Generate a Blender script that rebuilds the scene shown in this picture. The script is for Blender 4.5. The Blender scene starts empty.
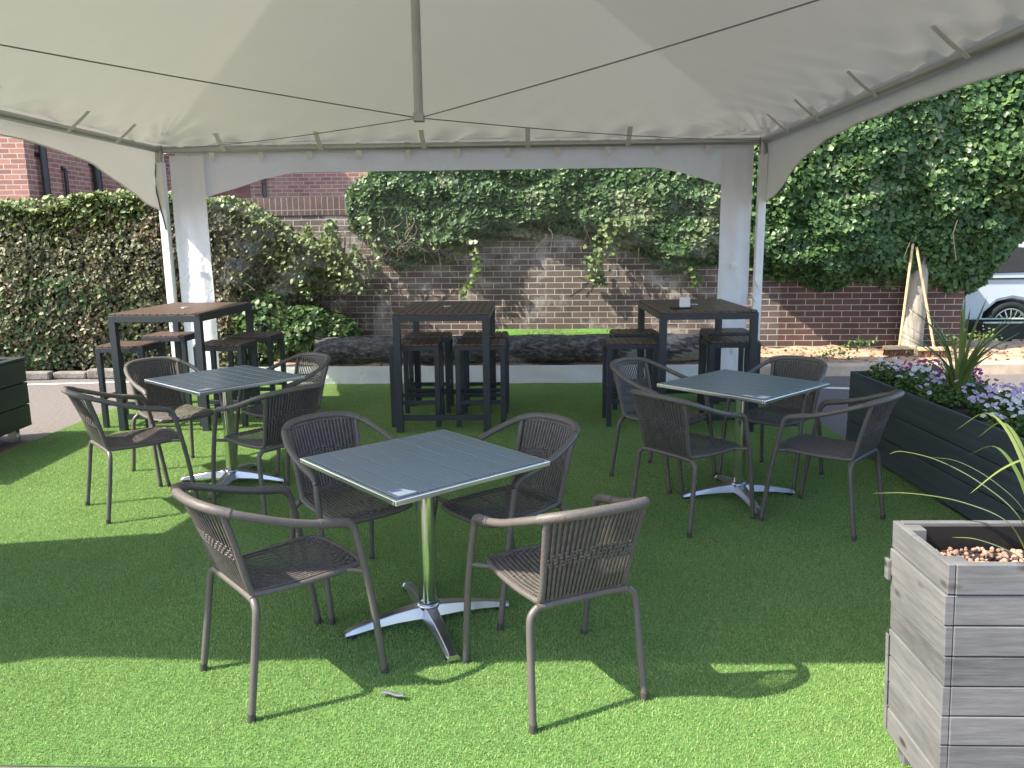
import bpy, math, random
import numpy as np
from mathutils import Vector, Matrix
random.seed(7); RNG = np.random.default_rng(11)
sc = bpy.context.scene
COL = sc.collection
R = math.radians

# ------------------------------------------------------------------ helpers
class MB:
    def __init__(s): s.v = []; s.f = []; s.sm = []
    def add(s, vs, fs, smooth=False):
        b = len(s.v); s.v.extend([tuple(p) for p in vs]); s.f.extend([tuple(i + b for i in f) for f in fs]); s.sm.extend([smooth] * len(fs)); return s
    def box(s, x0, x1, y0, y1, z0, z1, M=None):
        vs = [Vector((x, y, z)) for z in (z0, z1) for y in (y0, y1) for x in (x0, x1)]
        if M is not None: vs = [M @ v for v in vs]
        return s.add(vs, [(0, 2, 3, 1), (4, 5, 7, 6), (0, 1, 5, 4), (2, 6, 7, 3), (0, 4, 6, 2), (1, 3, 7, 5)])
    def tube(s, pts, r, n=10, caps=True, flat=1.0, up=None):
        pts = [Vector(p) for p in pts]; N = len(pts)
        rs = r if isinstance(r, (list, tuple)) else [r] * N
        T = []
        for i in range(N):
            t = pts[min(i + 1, N - 1)] - pts[max(i - 1, 0)]
            T.append(t.normalized() if t.length > 1e-9 else Vector((0, 0, 1)))
        u = Vector(up) if up is not None else (Vector((0, 0, 1)) if abs(T[0].z) < .9 else Vector((1, 0, 0)))
        vs = []
        for i in range(N):
            if up is not None: u = Vector(up)
            a = (u - T[i] * u.dot(T[i])).normalized(); b = T[i].cross(a); u = a
            for k in range(n):
                th = 2 * math.pi * (k + .5) / n
                vs.append(pts[i] + (a * math.cos(th) * flat + b * math.sin(th)) * rs[i])
        fs = [(i * n + k, i * n + (k + 1) % n, (i + 1) * n + (k + 1) % n, (i + 1) * n + k) for i in range(N - 1) for k in range(n)]
        s.add(vs, fs, n > 4)
        if caps:
            s.add([vs[k] for k in range(n)][::-1], [tuple(range(n))]); s.add([vs[(N - 1) * n + k] for k in range(n)], [tuple(range(n))])
        return s
    def lathe(s, prof, n=24, M=None):
        vs = []
        for r, z in prof:
            for k in range(n):
                a = 2 * math.pi * k / n; v = Vector((r * math.cos(a), r * math.sin(a), z)); vs.append(M @ v if M else v)
        fs = [(i * n + k, i * n + (k + 1) % n, (i + 1) * n + (k + 1) % n, (i + 1) * n + k) for i in range(len(prof) - 1) for k in range(n)]
        return s.add(vs, fs, True)
    def grid(s, P, nu, nv, smooth=True):
        vs = [P(i / nu, j / nv) for j in range(nv + 1) for i in range(nu + 1)]; w = nu + 1
        return s.add(vs, [(j * w + i, j * w + i + 1, (j + 1) * w + i + 1, (j + 1) * w + i) for j in range(nv) for i in range(nu)], smooth)
    def prism(s, poly, a, b, M=None):
        n = len(poly); vs = [Vector((p[0], a, p[1])) for p in poly] + [Vector((p[0], b, p[1])) for p in poly]
        if M: vs = [M @ v for v in vs]
        return s.add(vs, [tuple(range(n)), tuple(range(2 * n - 1, n - 1, -1))] + [(k, k + n, (k + 1) % n + n, (k + 1) % n) for k in range(n)])
    def build(s, name, mat, parent=None, bevel=0, solid=0, label=None):
        me = bpy.data.meshes.new(name); me.from_pydata(s.v, [], s.f); me.update()
        me.polygons.foreach_set('use_smooth', s.sm)
        o = bpy.data.objects.new(name, me); COL.objects.link(o); me.materials.append(mat)
        if solid:
            m = o.modifiers.new('thickness', 'SOLIDIFY'); m.thickness = solid; m.offset = 0
        if bevel:
            m = o.modifiers.new('bevel', 'BEVEL'); m.width = bevel; m.segments = 2; m.limit_method = 'ANGLE'; m.angle_limit = R(40); m.harden_normals = False
        if parent: o.parent = parent
        if label: o['label'] = label
        return o

def tag(o, label, cat, group=None):
    o['label'] = label; o['category'] = cat
    if group: o['group'] = group
    return o
def thing(name, label, cat, loc=(0, 0, 0), rz=0, group=None):
    o = bpy.data.objects.new(name, None); COL.objects.link(o); o.location = loc; o.rotation_euler = (0, 0, rz); o.empty_display_size = .1
    return tag(o, label, cat, group)
def kind(o, k): o['kind'] = k; return o
def dup(root, loc, rz, label, group=None):
    r = root.copy(); COL.objects.link(r); r.location = loc; r.rotation_euler = (0, 0, rz); r['label'] = label
    if group: r['group'] = group
    for ch in list(root.children):
        c = ch.copy(); COL.objects.link(c); c.parent = r
        for g in list(ch.children):
            d = g.copy(); COL.objects.link(d); d.parent = c
    return r
def smoothpath(ctrl, n=6):
    P = [Vector(p) for p in ctrl]; P = [2 * P[0] - P[1]] + P + [2 * P[-1] - P[-2]]; out = []
    for i in range(1, len(P) - 2):
        for k in range(n):
            t = k / n; a, b, c, d = P[i - 1:i + 3]
            out.append(.5 * ((2 * b) + (c - a) * t + (2 * a - 5 * b + 4 * c - d) * t * t + (3 * b - a - 3 * c + d) * t ** 3))
    out.append(P[-2]); return out
def vnoise(p, seed=0):
    # cheap smooth noise from sums of sines, p: (N,3) array
    p = np.asarray(p, float); r = np.random.default_rng(seed); o = np.zeros(len(p))
    for k in range(10):
        d = r.normal(size=3); d /= np.linalg.norm(d); f = 1.3 * 1.45 ** k * .7
        o += np.sin(p @ d * f * 2 + r.uniform(0, 6.28)) / (1.28 ** k)
    return o / 4

# ------------------------------------------------------------------ materials
def newmat(name):
    m = bpy.data.materials.new(name); m.use_nodes = True; nt = m.node_tree; b = nt.nodes['Principled BSDF']; return m, nt, b
def N(nt, t, **k):
    n = nt.nodes.new(t)
    for a, v in k.items():
        if a in n.inputs.keys(): n.inputs[a].default_value = v
        else: setattr(n, a, v)
    return n
def ramp(nt, src, stops):
    r = nt.nodes.new('ShaderNodeValToRGB'); e = r.color_ramp.elements
    while len(e) < len(stops): e.new(.5)
    for x, (p, c) in zip(e, stops): x.position = p; x.color = (*c, 1)
    nt.links.new(src, r.inputs[0]); return r.outputs[0]
def coords(nt, scale=(1, 1, 1), kind='Object'):
    tc = nt.nodes.new('ShaderNodeTexCoord'); mp = nt.nodes.new('ShaderNodeMapping'); mp.inputs['Scale'].default_value = scale
    nt.links.new(tc.outputs[kind], mp.inputs[0]); return mp.outputs[0]
def noise(nt, vec, scale, detail=4, rough=.55):
    n = N(nt, 'ShaderNodeTexNoise'); n.inputs['Scale'].default_value = scale; n.inputs['Detail'].default_value = detail; n.inputs['Roughness'].default_value = rough
    nt.links.new(vec, n.inputs['Vector']); return n.outputs['Fac']
def bump(nt, b, h, strength=.3, dist=.01):
    n = nt.nodes.new('ShaderNodeBump'); n.inputs['Strength'].default_value = strength; n.inputs['Distance'].default_value = dist
    nt.links.new(h, n.inputs['Height']); nt.links.new(n.outputs[0], b.inputs['Normal'])
def mul(c, k): return tuple(min(1, x * k) for x in c)
def simple(name, col, rough=.6, metal=0, var=.15, scale=8, stretch=(1, 1, 1), bmp=.15, bdist=.003, spec=.5, rvar=0.0):
    m, nt, b = newmat(name); v = coords(nt, stretch); f = noise(nt, v, scale, 5)
    c = ramp(nt, f, [(.3, mul(col, 1 - var)), (.7, mul(col, 1 + var))]); nt.links.new(c, b.inputs['Base Color'])
    b.inputs['Roughness'].default_value = rough; b.inputs['Metallic'].default_value = metal; b.inputs['Specular IOR Level'].default_value = spec
    if rvar:
        mr = nt.nodes.new('ShaderNodeMapRange'); nt.links.new(f, mr.inputs[0]); mr.inputs[3].default_value = max(.02, rough - rvar); mr.inputs[4].default_value = rough + rvar
        nt.links.new(mr.outputs[0], b.inputs['Roughness'])
    if bmp: bump(nt, b, noise(nt, v, scale * 6, 3), bmp, bdist)
    return m
def leafmat(name, dark, mid, light, rough=.42, trans=.25):
    m, nt, b = newmat(name); at = nt.nodes.new('ShaderNodeAttribute'); at.attribute_name = 'tint'
    c = ramp(nt, at.outputs['Fac'], [(0, dark), (.5, mid), (1, light)])
    nt.links.new(c, b.inputs['Base Color']); b.inputs['Roughness'].default_value = rough
    tr = nt.nodes.new('ShaderNodeBsdfTranslucent'); nt.links.new(c, tr.inputs[0]); mx = nt.nodes.new('ShaderNodeMixShader'); mx.inputs[0].default_value = trans
    out = nt.nodes['Material Output']; nt.links.new(b.outputs[0], mx.inputs[1]); nt.links.new(tr.outputs[0], mx.inputs[2]); nt.links.new(mx.outputs[0], out.inputs[0])
    return m
def brickmat(name, c1, c2, mortar, w=.225, h=.075, ms=.010, white=0.0, dirt=.3, horiz=0, soldier=False):
    m, nt, b = newmat(name); tc = nt.nodes.new('ShaderNodeTexCoord'); sp = nt.nodes.new('ShaderNodeSeparateXYZ'); cb = nt.nodes.new('ShaderNodeCombineXYZ')
    nt.links.new(tc.outputs['Object'], sp.inputs[0]); ah = nt.nodes.new('ShaderNodeMath'); nt.links.new(sp.outputs[0], ah.inputs[0]); nt.links.new(sp.outputs[1], ah.inputs[1]); nt.links.new(ah.outputs[0], cb.inputs[0]); nt.links.new(sp.outputs[2], cb.inputs[1])
    br = nt.nodes.new('ShaderNodeTexBrick'); nt.links.new(cb.outputs[0], br.inputs['Vector'])
    for k, v in (('Scale', 1), ('Mortar Size', ms / 2), ('Mortar Smooth', .1), ('Bias', 0), ('Brick Width', w), ('Row Height', h)): br.inputs[k].default_value = v
    br.offset = 0 if soldier else .5
    br.inputs['Color1'].default_value = (*c1, 1); br.inputs['Color2'].default_value = (*c2, 1); br.inputs['Mortar'].default_value = (*mortar, 1)
    nz = noise(nt, tc.outputs['Object'], 2.2, 6, .65)
    mx = nt.nodes.new('ShaderNodeMix'); mx.data_type = 'RGBA'; mx.blend_type = 'MULTIPLY'; mx.inputs[0].default_value = dirt * 2
    nt.links.new(br.outputs['Color'], mx.inputs[6]); nt.links.new(ramp(nt, nz, [(.3, (.55, .5, .48)), (.7, (1.1, 1.1, 1.1))]), mx.inputs[7]); last = mx.outputs[2]
    if white:
        nz2 = noise(nt, tc.outputs['Object'], 1.6, 8, .72); rp = ramp(nt, nz2, [(.51, (0, 0, 0)), (.60, (white,) * 3)])
        m2 = nt.nodes.new('ShaderNodeMix'); m2.data_type = 'RGBA'; nt.links.new(rp, m2.inputs[0]); nt.links.new(last, m2.inputs[6]); m2.inputs[7].default_value = (.55, .53, .5, 1); last = m2.outputs[2]
    nt.links.new(last, b.inputs['Base Color']); b.inputs['Roughness'].default_value = .85
    inv = nt.nodes.new('ShaderNodeMath'); inv.operation = 'MULTIPLY_ADD'; nt.links.new(br.outputs['Fac'], inv.inputs[0]); inv.inputs[1].default_value = -1; inv.inputs[2].default_value = 1
    ad = nt.nodes.new('ShaderNodeMath'); ad.operation = 'ADD'; nt.links.new(inv.outputs[0], ad.inputs[0])
    n3 = nt.nodes.new('ShaderNodeMath'); n3.operation = 'MULTIPLY'; n3.inputs[1].default_value = .6; nt.links.new(noise(nt, tc.outputs['Object'], 35, 4), n3.inputs[0]); nt.links.new(n3.outputs[0], ad.inputs[1])
    bump(nt, b, ad.outputs[0], .7, .008); return m

M = {}
M['asphalt'] = simple('asphalt', (.155, .135, .125), .9, var=.25, scale=30, bmp=.6, bdist=.006)
M['line'] = simple('road_paint', (.75, .75, .72), .7, var=.1)
M['kerb'] = simple('kerb_stone', (.55, .42, .31), .85, var=.2, scale=6, bmp=.3)
M['stone_grey'] = simple('rough_grey_stone', (.20, .18, .16), .9, var=.4, scale=8, bmp=.8, bdist=.01)
M['soil'] = simple('sandy_soil', (.43, .30, .20), .95, var=.35, scale=9, bmp=1, bdist=.02)
M['turf_base'] = simple('turf_backing', (.09, .20, .045), .9, var=.2, scale=20)
M['frame'] = simple('taupe_powder_coat', (.108, .094, .086), .42, var=.08, scale=20, bmp=.05)
M['rattan'] = simple('taupe_rattan', (.094, .082, .077), .5, var=.35, scale=60, bmp=.3, bdist=.001)
M['rubber'] = simple('black_rubber', (.02, .02, .02), .7, var=.1)
M['cap'] = simple('dark_foot_cap', (.05, .045, .042), .7, var=.1)
M['cast'] = simple('satin_cast_aluminium', (.50, .50, .54), .30, 1, var=.06, bmp=.05, rvar=.06)
M['anthracite'] = simple('anthracite_steel', (.028, .034, .044), .42, var=.1, scale=15, bmp=.04)
M['slat_brown'] = simple('brown_composite', (.105, .066, .050), .45, var=.25, scale=9, stretch=(14, 1, 1), bmp=.15)
M['alu'] = simple('polished_aluminium', (.82, .82, .82), .16, 1, var=.05, scale=14, bmp=.03, rvar=.08)
M['alu_trim'] = simple('aluminium_trim', (.72, .73, .73), .3, 1, var=.04, bmp=.02)
M['slat_grey'] = simple('grey_table_slat', (.15, .205, .25), .3, var=.03, scale=3, bmp=0, spec=.6, rvar=.08)
M['white_steel'] = simple('white_steel', (.80, .81, .82), .4, var=.06)
M['grey_alu'] = simple('grey_aluminium', (.42, .43, .41), .35, .6, var=.06)
M['cable'] = simple('steel_cable', (.20, .20, .19), .5, .3)
M['white_strap'] = simple('white_webbing', (.72, .72, .72), .7)
M['black_strap'] = simple('dark_webbing', (.05, .03, .035), .7)
M['planter_dark'] = simple('dark_painted_board', (.055, .070, .082), .55, var=.25, scale=6, stretch=(1, .15, 4), bmp=.3)
M['planter_green'] = simple('dark_green_board', (.022, .032, .028), .55, var=.25, scale=6, stretch=(1, .2, 4), bmp=.3)
M['stone'] = simple('clay_pebble', (.36, .22, .17), .9, var=.6, scale=14)
M['compost'] = simple('compost', (.05, .035, .025), .95, var=.4, scale=30, bmp=1, bdist=.01)
M['liner'] = simple('black_liner', (.012, .012, .012), .5)
M['bark'] = simple('pale_bark', (.42, .37, .31), .9, var=.4, scale=6, stretch=(4, 4, .7), bmp=.8, bdist=.015)
M['twig'] = simple('woody_stem', (.17, .13, .10), .9, var=.3, scale=20)
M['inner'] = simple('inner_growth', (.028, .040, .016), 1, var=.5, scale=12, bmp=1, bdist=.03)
M['broom_wood'] = simple('varnished_broom_wood', (.66, .49, .27), .5, var=.12, scale=8)
M['bristle'] = simple('brown_bristle', (.20, .09, .05), .9, var=.4, scale=60, stretch=(1, 1, .1))
m, nt, b = newmat('black_plastic_wrap'); v = coords(nt, (1, 2, 2)); f = noise(nt, v, 9, 8, .75); nt.links.new(ramp(nt, f, [(.36, (.022, .023, .024)), (.50, (.10, .10, .10)), (.64, (.34, .33, .31))]), b.inputs['Base Color']); b.inputs['Roughness'].default_value = .3; bump(nt, b, f, 1, .05); M['black_wrap'] = m  # pale end of the noise ramp paints highlights onto the creased black plastic
M['pipe'] = simple('black_drainpipe', (.03, .03, .032), .4)
M['red_panel'] = simple('dark_red_panel', (.22, .07, .055), .7)
M['glass_dark'] = simple('dark_window_glass', (.03, .035, .04), .08, bmp=0, spec=.8)
M['car_white'] = simple('pale_car_paint', (.62, .68, .74), .25, var=.02, bmp=0, spec=.6)
M['black_gloss'] = simple('black_paint', (.008, .008, .009), .6, bmp=0)
M['card'] = simple('white_card', (.78, .78, .8), .5, var=.03)
M['sticker_blue'] = simple('blue_sticker', (.12, .2, .5), .4)
M['debris'] = simple('grey_scrap', (.10, .11, .12), .6)
M['red_light'] = simple('red_lens', (.35, .08, .03), .3)
M['roof_tile'] = simple('roof_tile', (.12, .08, .07), .8)

# weathered grey planks (near planter)
m, nt, b = newmat('weathered_grey_board'); v = coords(nt, (1.6, 1.6, 14)); f = noise(nt, v, 4, 9, .62); v2 = coords(nt, (1, 1, 1)); f2 = noise(nt, v2, 3, 5)
ad = nt.nodes.new('ShaderNodeMath'); ad.operation = 'MULTIPLY_ADD'; nt.links.new(f, ad.inputs[0]); ad.inputs[1].default_value = .6
h_ = nt.nodes.new('ShaderNodeMath'); h_.operation = 'MULTIPLY'; h_.inputs[1].default_value = .4; nt.links.new(f2, h_.inputs[0]); nt.links.new(h_.outputs[0], ad.inputs[2])
sp_ = nt.nodes.new('ShaderNodeSeparateXYZ'); nt.links.new(v2, sp_.inputs[0]); fl_ = N(nt, 'ShaderNodeMath', operation='MULTIPLY_ADD'); fl_.inputs[1].default_value = 1 / .088125; fl_.inputs[2].default_value = -.085 / .088125; nt.links.new(sp_.outputs[2], fl_.inputs[0])
f3_ = N(nt, 'ShaderNodeMath', operation='FLOOR'); nt.links.new(fl_.outputs[0], f3_.inputs[0]); wn = nt.nodes.new('ShaderNodeTexWhiteNoise'); wn.noise_dimensions = '1D'; nt.links.new(f3_.outputs[0], wn.inputs['W'])
a2 = N(nt, 'ShaderNodeMath', operation='MULTIPLY_ADD'); a2.inputs[1].default_value = .16; nt.links.new(wn.outputs[0], a2.inputs[0]); nt.links.new(ad.outputs[0], a2.inputs[2])
vo = nt.nodes.new('ShaderNodeTexVoronoi'); vo.inputs['Scale'].default_value = 1; nt.links.new(coords(nt, (5, 5, 11)), vo.inputs['Vector'])
kn = ramp(nt, vo.outputs['Distance'], [(.06, (.22, .2, .19)), (.17, (1, 1, 1))]); mk = nt.nodes.new('ShaderNodeMix'); mk.data_type = 'RGBA'; mk.blend_type = 'MULTIPLY'; mk.inputs[0].default_value = 1
nt.links.new(ramp(nt, a2.outputs[0], [(.36, (.070, .070, .073)), (.54, (.122, .121, .123)), (.74, (.175, .172, .170))]), mk.inputs[6]); nt.links.new(kn, mk.inputs[7]); nt.links.new(mk.outputs[2], b.inputs['Base Color']); b.inputs['Roughness'].default_value = .8
bump(nt, b, f, .5, .004); M['weathered'] = m

# rattan-wrapped tube
m, nt, b = newmat('wrapped_rattan_tube'); v = coords(nt); f = noise(nt, v, 260, 2)
nt.links.new(ramp(nt, f, [(.35, (.070, .061, .056)), (.65, (.135, .118, .108))]), b.inputs['Base Color']); b.inputs['Roughness'].default_value = .5; bump(nt, b, f, .5, .002); M['wrap'] = m

# tent membrane: opaque white PVC, slightly translucent
def membrane(name, col, tr, wr=.25, wscale=3):
    m, nt, b = newmat(name); v = coords(nt); f = noise(nt, v, wscale, 6, .6)
    c = ramp(nt, f, [(.3, mul(col, .97)), (.7, col)]); nt.links.new(c, b.inputs['Base Color']); b.inputs['Roughness'].default_value = .55; b.inputs['Specular IOR Level'].default_value = .3
    bump(nt, b, f, wr, .03)
    t = nt.nodes.new('ShaderNodeBsdfTranslucent'); t.inputs[0].default_value = (*mul(col, .95), 1); mx = nt.nodes.new('ShaderNodeMixShader'); mx.inputs[0].default_value = tr
    out = nt.nodes['Material Output']; nt.links.new(b.outputs[0], mx.inputs[1]); nt.links.new(t.outputs[0], mx.inputs[2]); nt.links.new(mx.outputs[0], out.inputs[0]); return m
M['roof'] = membrane('white_tent_membrane', (.86, .83, .77), .075)
M['valance'] = membrane('white_valance_membrane', (.80, .79, .75), .10)
M['sidewall'] = membrane('white_sidewall_membrane', (.90, .91, .95), .28, .9, 7)
# clear PVC
m, nt, b = newmat('clear_pvc'); nt.nodes.remove(b); out = nt.nodes['Material Output']
tr = nt.nodes.new('ShaderNodeBsdfTransparent'); tr.inputs[0].default_value = (.95, .96, .96, 1); gl = nt.nodes.new('ShaderNodeBsdfGlossy'); gl.inputs['Roughness'].default_value = .12; gl.inputs['Color'].default_value = (.9, .9, .9, 1)
mx = nt.nodes.new('ShaderNodeMixShader'); fr = nt.nodes.new('ShaderNodeFresnel'); fr.inputs[0].default_value = 1.35
bp = nt.nodes.new('ShaderNodeBump'); bp.inputs['Strength'].default_value = .35; bp.inputs['Distance'].default_value = .03; nt.links.new(noise(nt, coords(nt), 4, 4), bp.inputs['Height']); nt.links.new(bp.outputs[0], gl.inputs['Normal'])
nt.links.new(fr.outputs[0], mx.inputs[0]); nt.links.new(tr.outputs[0], mx.inputs[1]); nt.links.new(gl.outputs[0], mx.inputs[2]); nt.links.new(mx.outputs[0], out.inputs[0]); M['pvc'] = m

M['brick_dark'] = brickmat('boundary_wall_brick', (.165, .122, .106), (.10, .082, .076), (.52, .48, .44), white=.42)
M['brick_dark2'] = brickmat('garden_wall_brick', (.135, .072, .060), (.078, .052, .046), (.46, .38, .32), white=0)
M['soldier'] = brickmat('coping_brick', (.13, .075, .065), (.09, .06, .055), (.30, .26, .23), w=.076, h=.5, soldier=True)
M['brick_red'] = brickmat('red_house_brick', (.50, .235, .17), (.32, .145, .115), (.58, .50, .44), ms=.014, dirt=.22)
M['brick_red_side'] = brickmat('red_house_brick_side', (.50, .235, .17), (.32, .145, .115), (.58, .50, .44), ms=.014, dirt=.22, horiz=1)
M['hedge_leaf'] = leafmat('copper_green_hedge_leaf', (.065, .050, .026), (.14, .145, .065), (.35, .33, .17), .5)
M['fresh_leaf'] = leafmat('bright_green_leaf', (.05, .085, .02), (.14, .20, .05), (.29, .34, .12), .45, .3)
M['ivy'] = leafmat('ivy_leaf', (.026, .066, .022), (.075, .155, .045), (.20, .30, .10), .45, .25)
M['ivy_pale'] = leafmat('pale_ivy_leaf', (.10, .15, .06), (.22, .28, .13), (.38, .42, .24), .4, .25)
M['sword'] = leafmat('sword_leaf', (.05, .10, .02), (.13, .19, .05), (.28, .32, .10), .4, .3)
M['flower_leaf'] = leafmat('bedding_leaf', (.03, .07, .015), (.08, .15, .03), (.18, .26, .07), .45)
M['petal_purple'] = leafmat('magenta_petal', (.20, .02, .13), (.33, .04, .22), (.45, .12, .32), .5)
M['petal_lilac'] = leafmat('lilac_petal', (.38, .28, .50), (.55, .45, .62), (.68, .58, .72), .5)
M['petal_white'] = leafmat('white_petal', (.6, .55, .6), (.72, .70, .72), (.8, .8, .8), .5)
# turf blade: mixed greens
M['blade'] = leafmat('turf_blade', (.17, .285, .09), (.295, .43, .145), (.455, .56, .25), .5, .35)

nt = M['blade'].node_tree; cr = [n_ for n_ in nt.nodes if n_.type == 'VALTORGB'][0]; geo = nt.nodes.new('ShaderNodeNewGeometry')
nn1 = ramp(nt, noise(nt, geo.outputs['Position'], 1.1, 5, .6), [(.3, (.86, .88, .84)), (.7, (1.06, 1.05, 1.02))]); mq_ = nt.nodes.new('ShaderNodeMix'); mq_.data_type = 'RGBA'; mq_.blend_type = 'MULTIPLY'; mq_.inputs[0].default_value = 1
tg = [(l.to_socket) for l in cr.outputs[0].links]; nt.links.new(cr.outputs[0], mq_.inputs[6]); nt.links.new(nn1, mq_.inputs[7])
for t_ in tg: nt.links.new(mq_.outputs[2], t_)

# ------------------------------------------------------------------ leaf clouds
def leaves(name, mat, P, Nrm, size, parent=None, aspect=.75, fold=.25, tint=None, droop=.3, lobed=False):
    n = len(P); P = np.asarray(P, float); Nrm = np.asarray(Nrm, float); Nrm /= np.linalg.norm(Nrm, axis=1)[:, None] + 1e-9
    size = np.broadcast_to(np.asarray(size, float), (n,))
    d = RNG.normal(size=(n, 3)); d[:, 2] -= droop * 2; d -= (d * Nrm).sum(1)[:, None] * Nrm; d /= np.linalg.norm(d, axis=1)[:, None] + 1e-9
    s = np.cross(Nrm, d)
    if lobed: prof = [(-.5, 0, 0), (-.42, .38, .10), (-.05, .5, .16), (.12, .25, .06), (.5, 0, -.12), (.12, -.25, .06), (-.05, -.5, .16), (-.42, -.38, .10)]
    else: prof = [(-.5, 0, 0), (-.18, .42, .14), (.2, .34, .1), (.55, 0, -.12), (.2, -.34, .1), (-.18, -.42, .14)]
    K = len(prof); V = np.zeros((n, K, 3))
    for k, (a, w, h) in enumerate(prof): V[:, k] = P + size[:, None] * (d * a + s * (w * aspect * 1.2) + Nrm * (h * fold * 2))
    h = K // 2
    F1 = list(range(0, h + 1)); F2 = [0] + list(range(h, K))
    base = (np.arange(n) * K)[:, None]
    f = np.concatenate([base + np.array(F1)[None], base + np.array(F2)[None]], 1).reshape(-1, len(F1)); L = len(F1)
    me = bpy.data.meshes.new(name); nf = len(f)
    me.vertices.add(n * K); me.vertices.foreach_set('co', V.reshape(-1).astype(np.float32))
    me.loops.add(nf * L); me.loops.foreach_set('vertex_index', f.reshape(-1).astype(np.int32))
    me.polygons.add(nf); me.polygons.foreach_set('loop_start', (np.arange(nf) * L).astype(np.int32)); me.polygons.foreach_set('loop_total', np.full(nf, L, np.int32))
    me.update(calc_edges=True)
    t = np.clip(RNG.normal(.5, .2, n) if tint is None else tint, 0, 1)
    at = me.attributes.new('tint', 'FLOAT', 'POINT'); at.data.foreach_set('value', np.repeat(t, K).astype(np.float32))
    me.materials.append(mat); o = bpy.data.objects.new(name, me); COL.objects.link(o)
    if parent: o.parent = parent
    return o

# ------------------------------------------------------------------ ground
def sheet(name, mat, poly, z, k='structure'):
    b = MB(); b.add([(x, y, z) for x, y in poly], [tuple(range(len(poly)))]); o = b.build(name, mat); o['kind'] = k; return o
sheet('ground', M['asphalt'], [(-300, -300), (300, -300), (300, 300), (-300, 300)], 0)
TY = -.035; ct, st = math.cos(TY), math.sin(TY); O = Vector((-.5525, 8.75, 0))
def tw(x, y, z=0): return Vector((O.x + x * ct - y * st, O.y + x * st + y * ct, z))
TC = .4765; tx0, ty0 = -3.355, -6.52; tx1, ty1 = tx0 + 14 * TC, ty0 + 14 * TC
b = MB(); b.box(tx0, tx1, ty0, ty1, .003, .008); t = b.build('turf', M['turf_base']); t.location = O; t.rotation_euler[2] = TY; t['kind'] = 'structure'
# parking bay line
kind(MB().box(-.9, 1.2, -.05, .05, .003, .006, Matrix.Translation((4.15, 8.2, 0)) @ Matrix.Rotation(-.2, 4, 'Z')).build('parking_line', M['line']), 'structure')
kind(MB().box(-3.2, 0, -.03, .03, .003, .006, Matrix.Translation((-3.9, 9.25, 0)) @ Matrix.Rotation(.1, 4, 'Z')).build('edge_line', M['line']), 'structure')

# raised bed at the wall foot, with kerb
def bedz(x, y):
    return .13 + .10 * max(0, min(1, (y - 9.15) / .9)) + .018 * math.sin(x * 5 + y * 7) + .012 * math.sin(x * 13.1 - y * 9)
b = MB(); b.grid(lambda u, v: Vector((-2.9 + 9.6 * u, 9.20 + 1.25 * v, bedz(-2.9 + 9.6 * u, 9.2 + 1.25 * v) if v > .02 else .12)), 90, 16); kind(b.build('soil_bed', M['soil']), 'structure')
b = MB(); x = -2.95
while x < 6.3:
    b.box(x + .006, x + .906, 9.07, 9.22, -.02, .135); x += .915
b.box(6.35, 6.75, 9.12, 9.9, -.02, .15); kind(b.build('kerb', M['kerb'], bevel=.02), 'structure')
n = 900; px = RNG.uniform(-2.8, 6.6, n); py = RNG.uniform(9.25, 10.1, n)
P = np.stack([px, py, [bedz(a, c) + .012 for a, c in zip(px, py)]], 1)
o = leaves('leaf_litter', leafmat('dry_leaf', (.07, .04, .02), (.20, .11, .06), (.36, .22, .12), .8, .1), P, RNG.normal(size=(n, 3)) * .5 + [0, 0, 1], RNG.uniform(.02, .05, n)); o['kind'] = 'stuff'

# ------------------------------------------------------------------ turf blades (instanced patches in one object)
def turf_patch():
    n = 14000; S = TC
    x = RNG.uniform(-S / 2, S / 2, n); y = RNG.uniform(-S / 2, S / 2, n); hgt = RNG.uniform(.005, .0105, n); a = RNG.uniform(0, 6.283, n); w = RNG.uniform(.0007, .0013, n)
    la = RNG.uniform(0, 6.283, n); ln = RNG.uniform(.15, 1.0, n) * hgt
    V = np.zeros((n, 5, 3)); cx, sy_ = np.cos(a) * w, np.sin(a) * w
    for k, (t, wd) in enumerate(((0, 1), (0, -1), (.6, -.85), (.6, .85), (1, 0))):
        V[:, k, 0] = x + cx * wd + np.cos(la) * ln * t * t; V[:, k, 1] = y + sy_ * wd + np.sin(la) * ln * t * t; V[:, k, 2] = hgt * t
    me = bpy.data.meshes.new('turf_tuft'); base = np.arange(n) * 5
    me.vertices.add(n * 5); me.vertices.foreach_set('co', V.reshape(-1).astype(np.float32))
    loops = np.stack([base, base + 1, base + 2, base + 3, base + 3, base + 2, base + 4], 1).reshape(-1)
    me.loops.add(n * 7); me.loops.foreach_set('vertex_index', loops.astype(np.int32)); me.polygons.add(n * 2)
    ls = np.stack([np.arange(n) * 7, np.arange(n) * 7 + 4], 1).reshape(-1); me.polygons.foreach_set('loop_start', ls.astype(np.int32)); me.polygons.foreach_set('loop_total', np.tile([4, 3], n).astype(np.int32))
    me.update(calc_edges=True)
    at = me.attributes.new('tint', 'FLOAT', 'POINT'); at.data.foreach_set('value', np.repeat(np.clip(RNG.normal(.5, .25, n), 0, 1), 5).astype(np.float32))
    me.materials.append(M['blade']); return me
patch = turf_patch()
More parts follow.
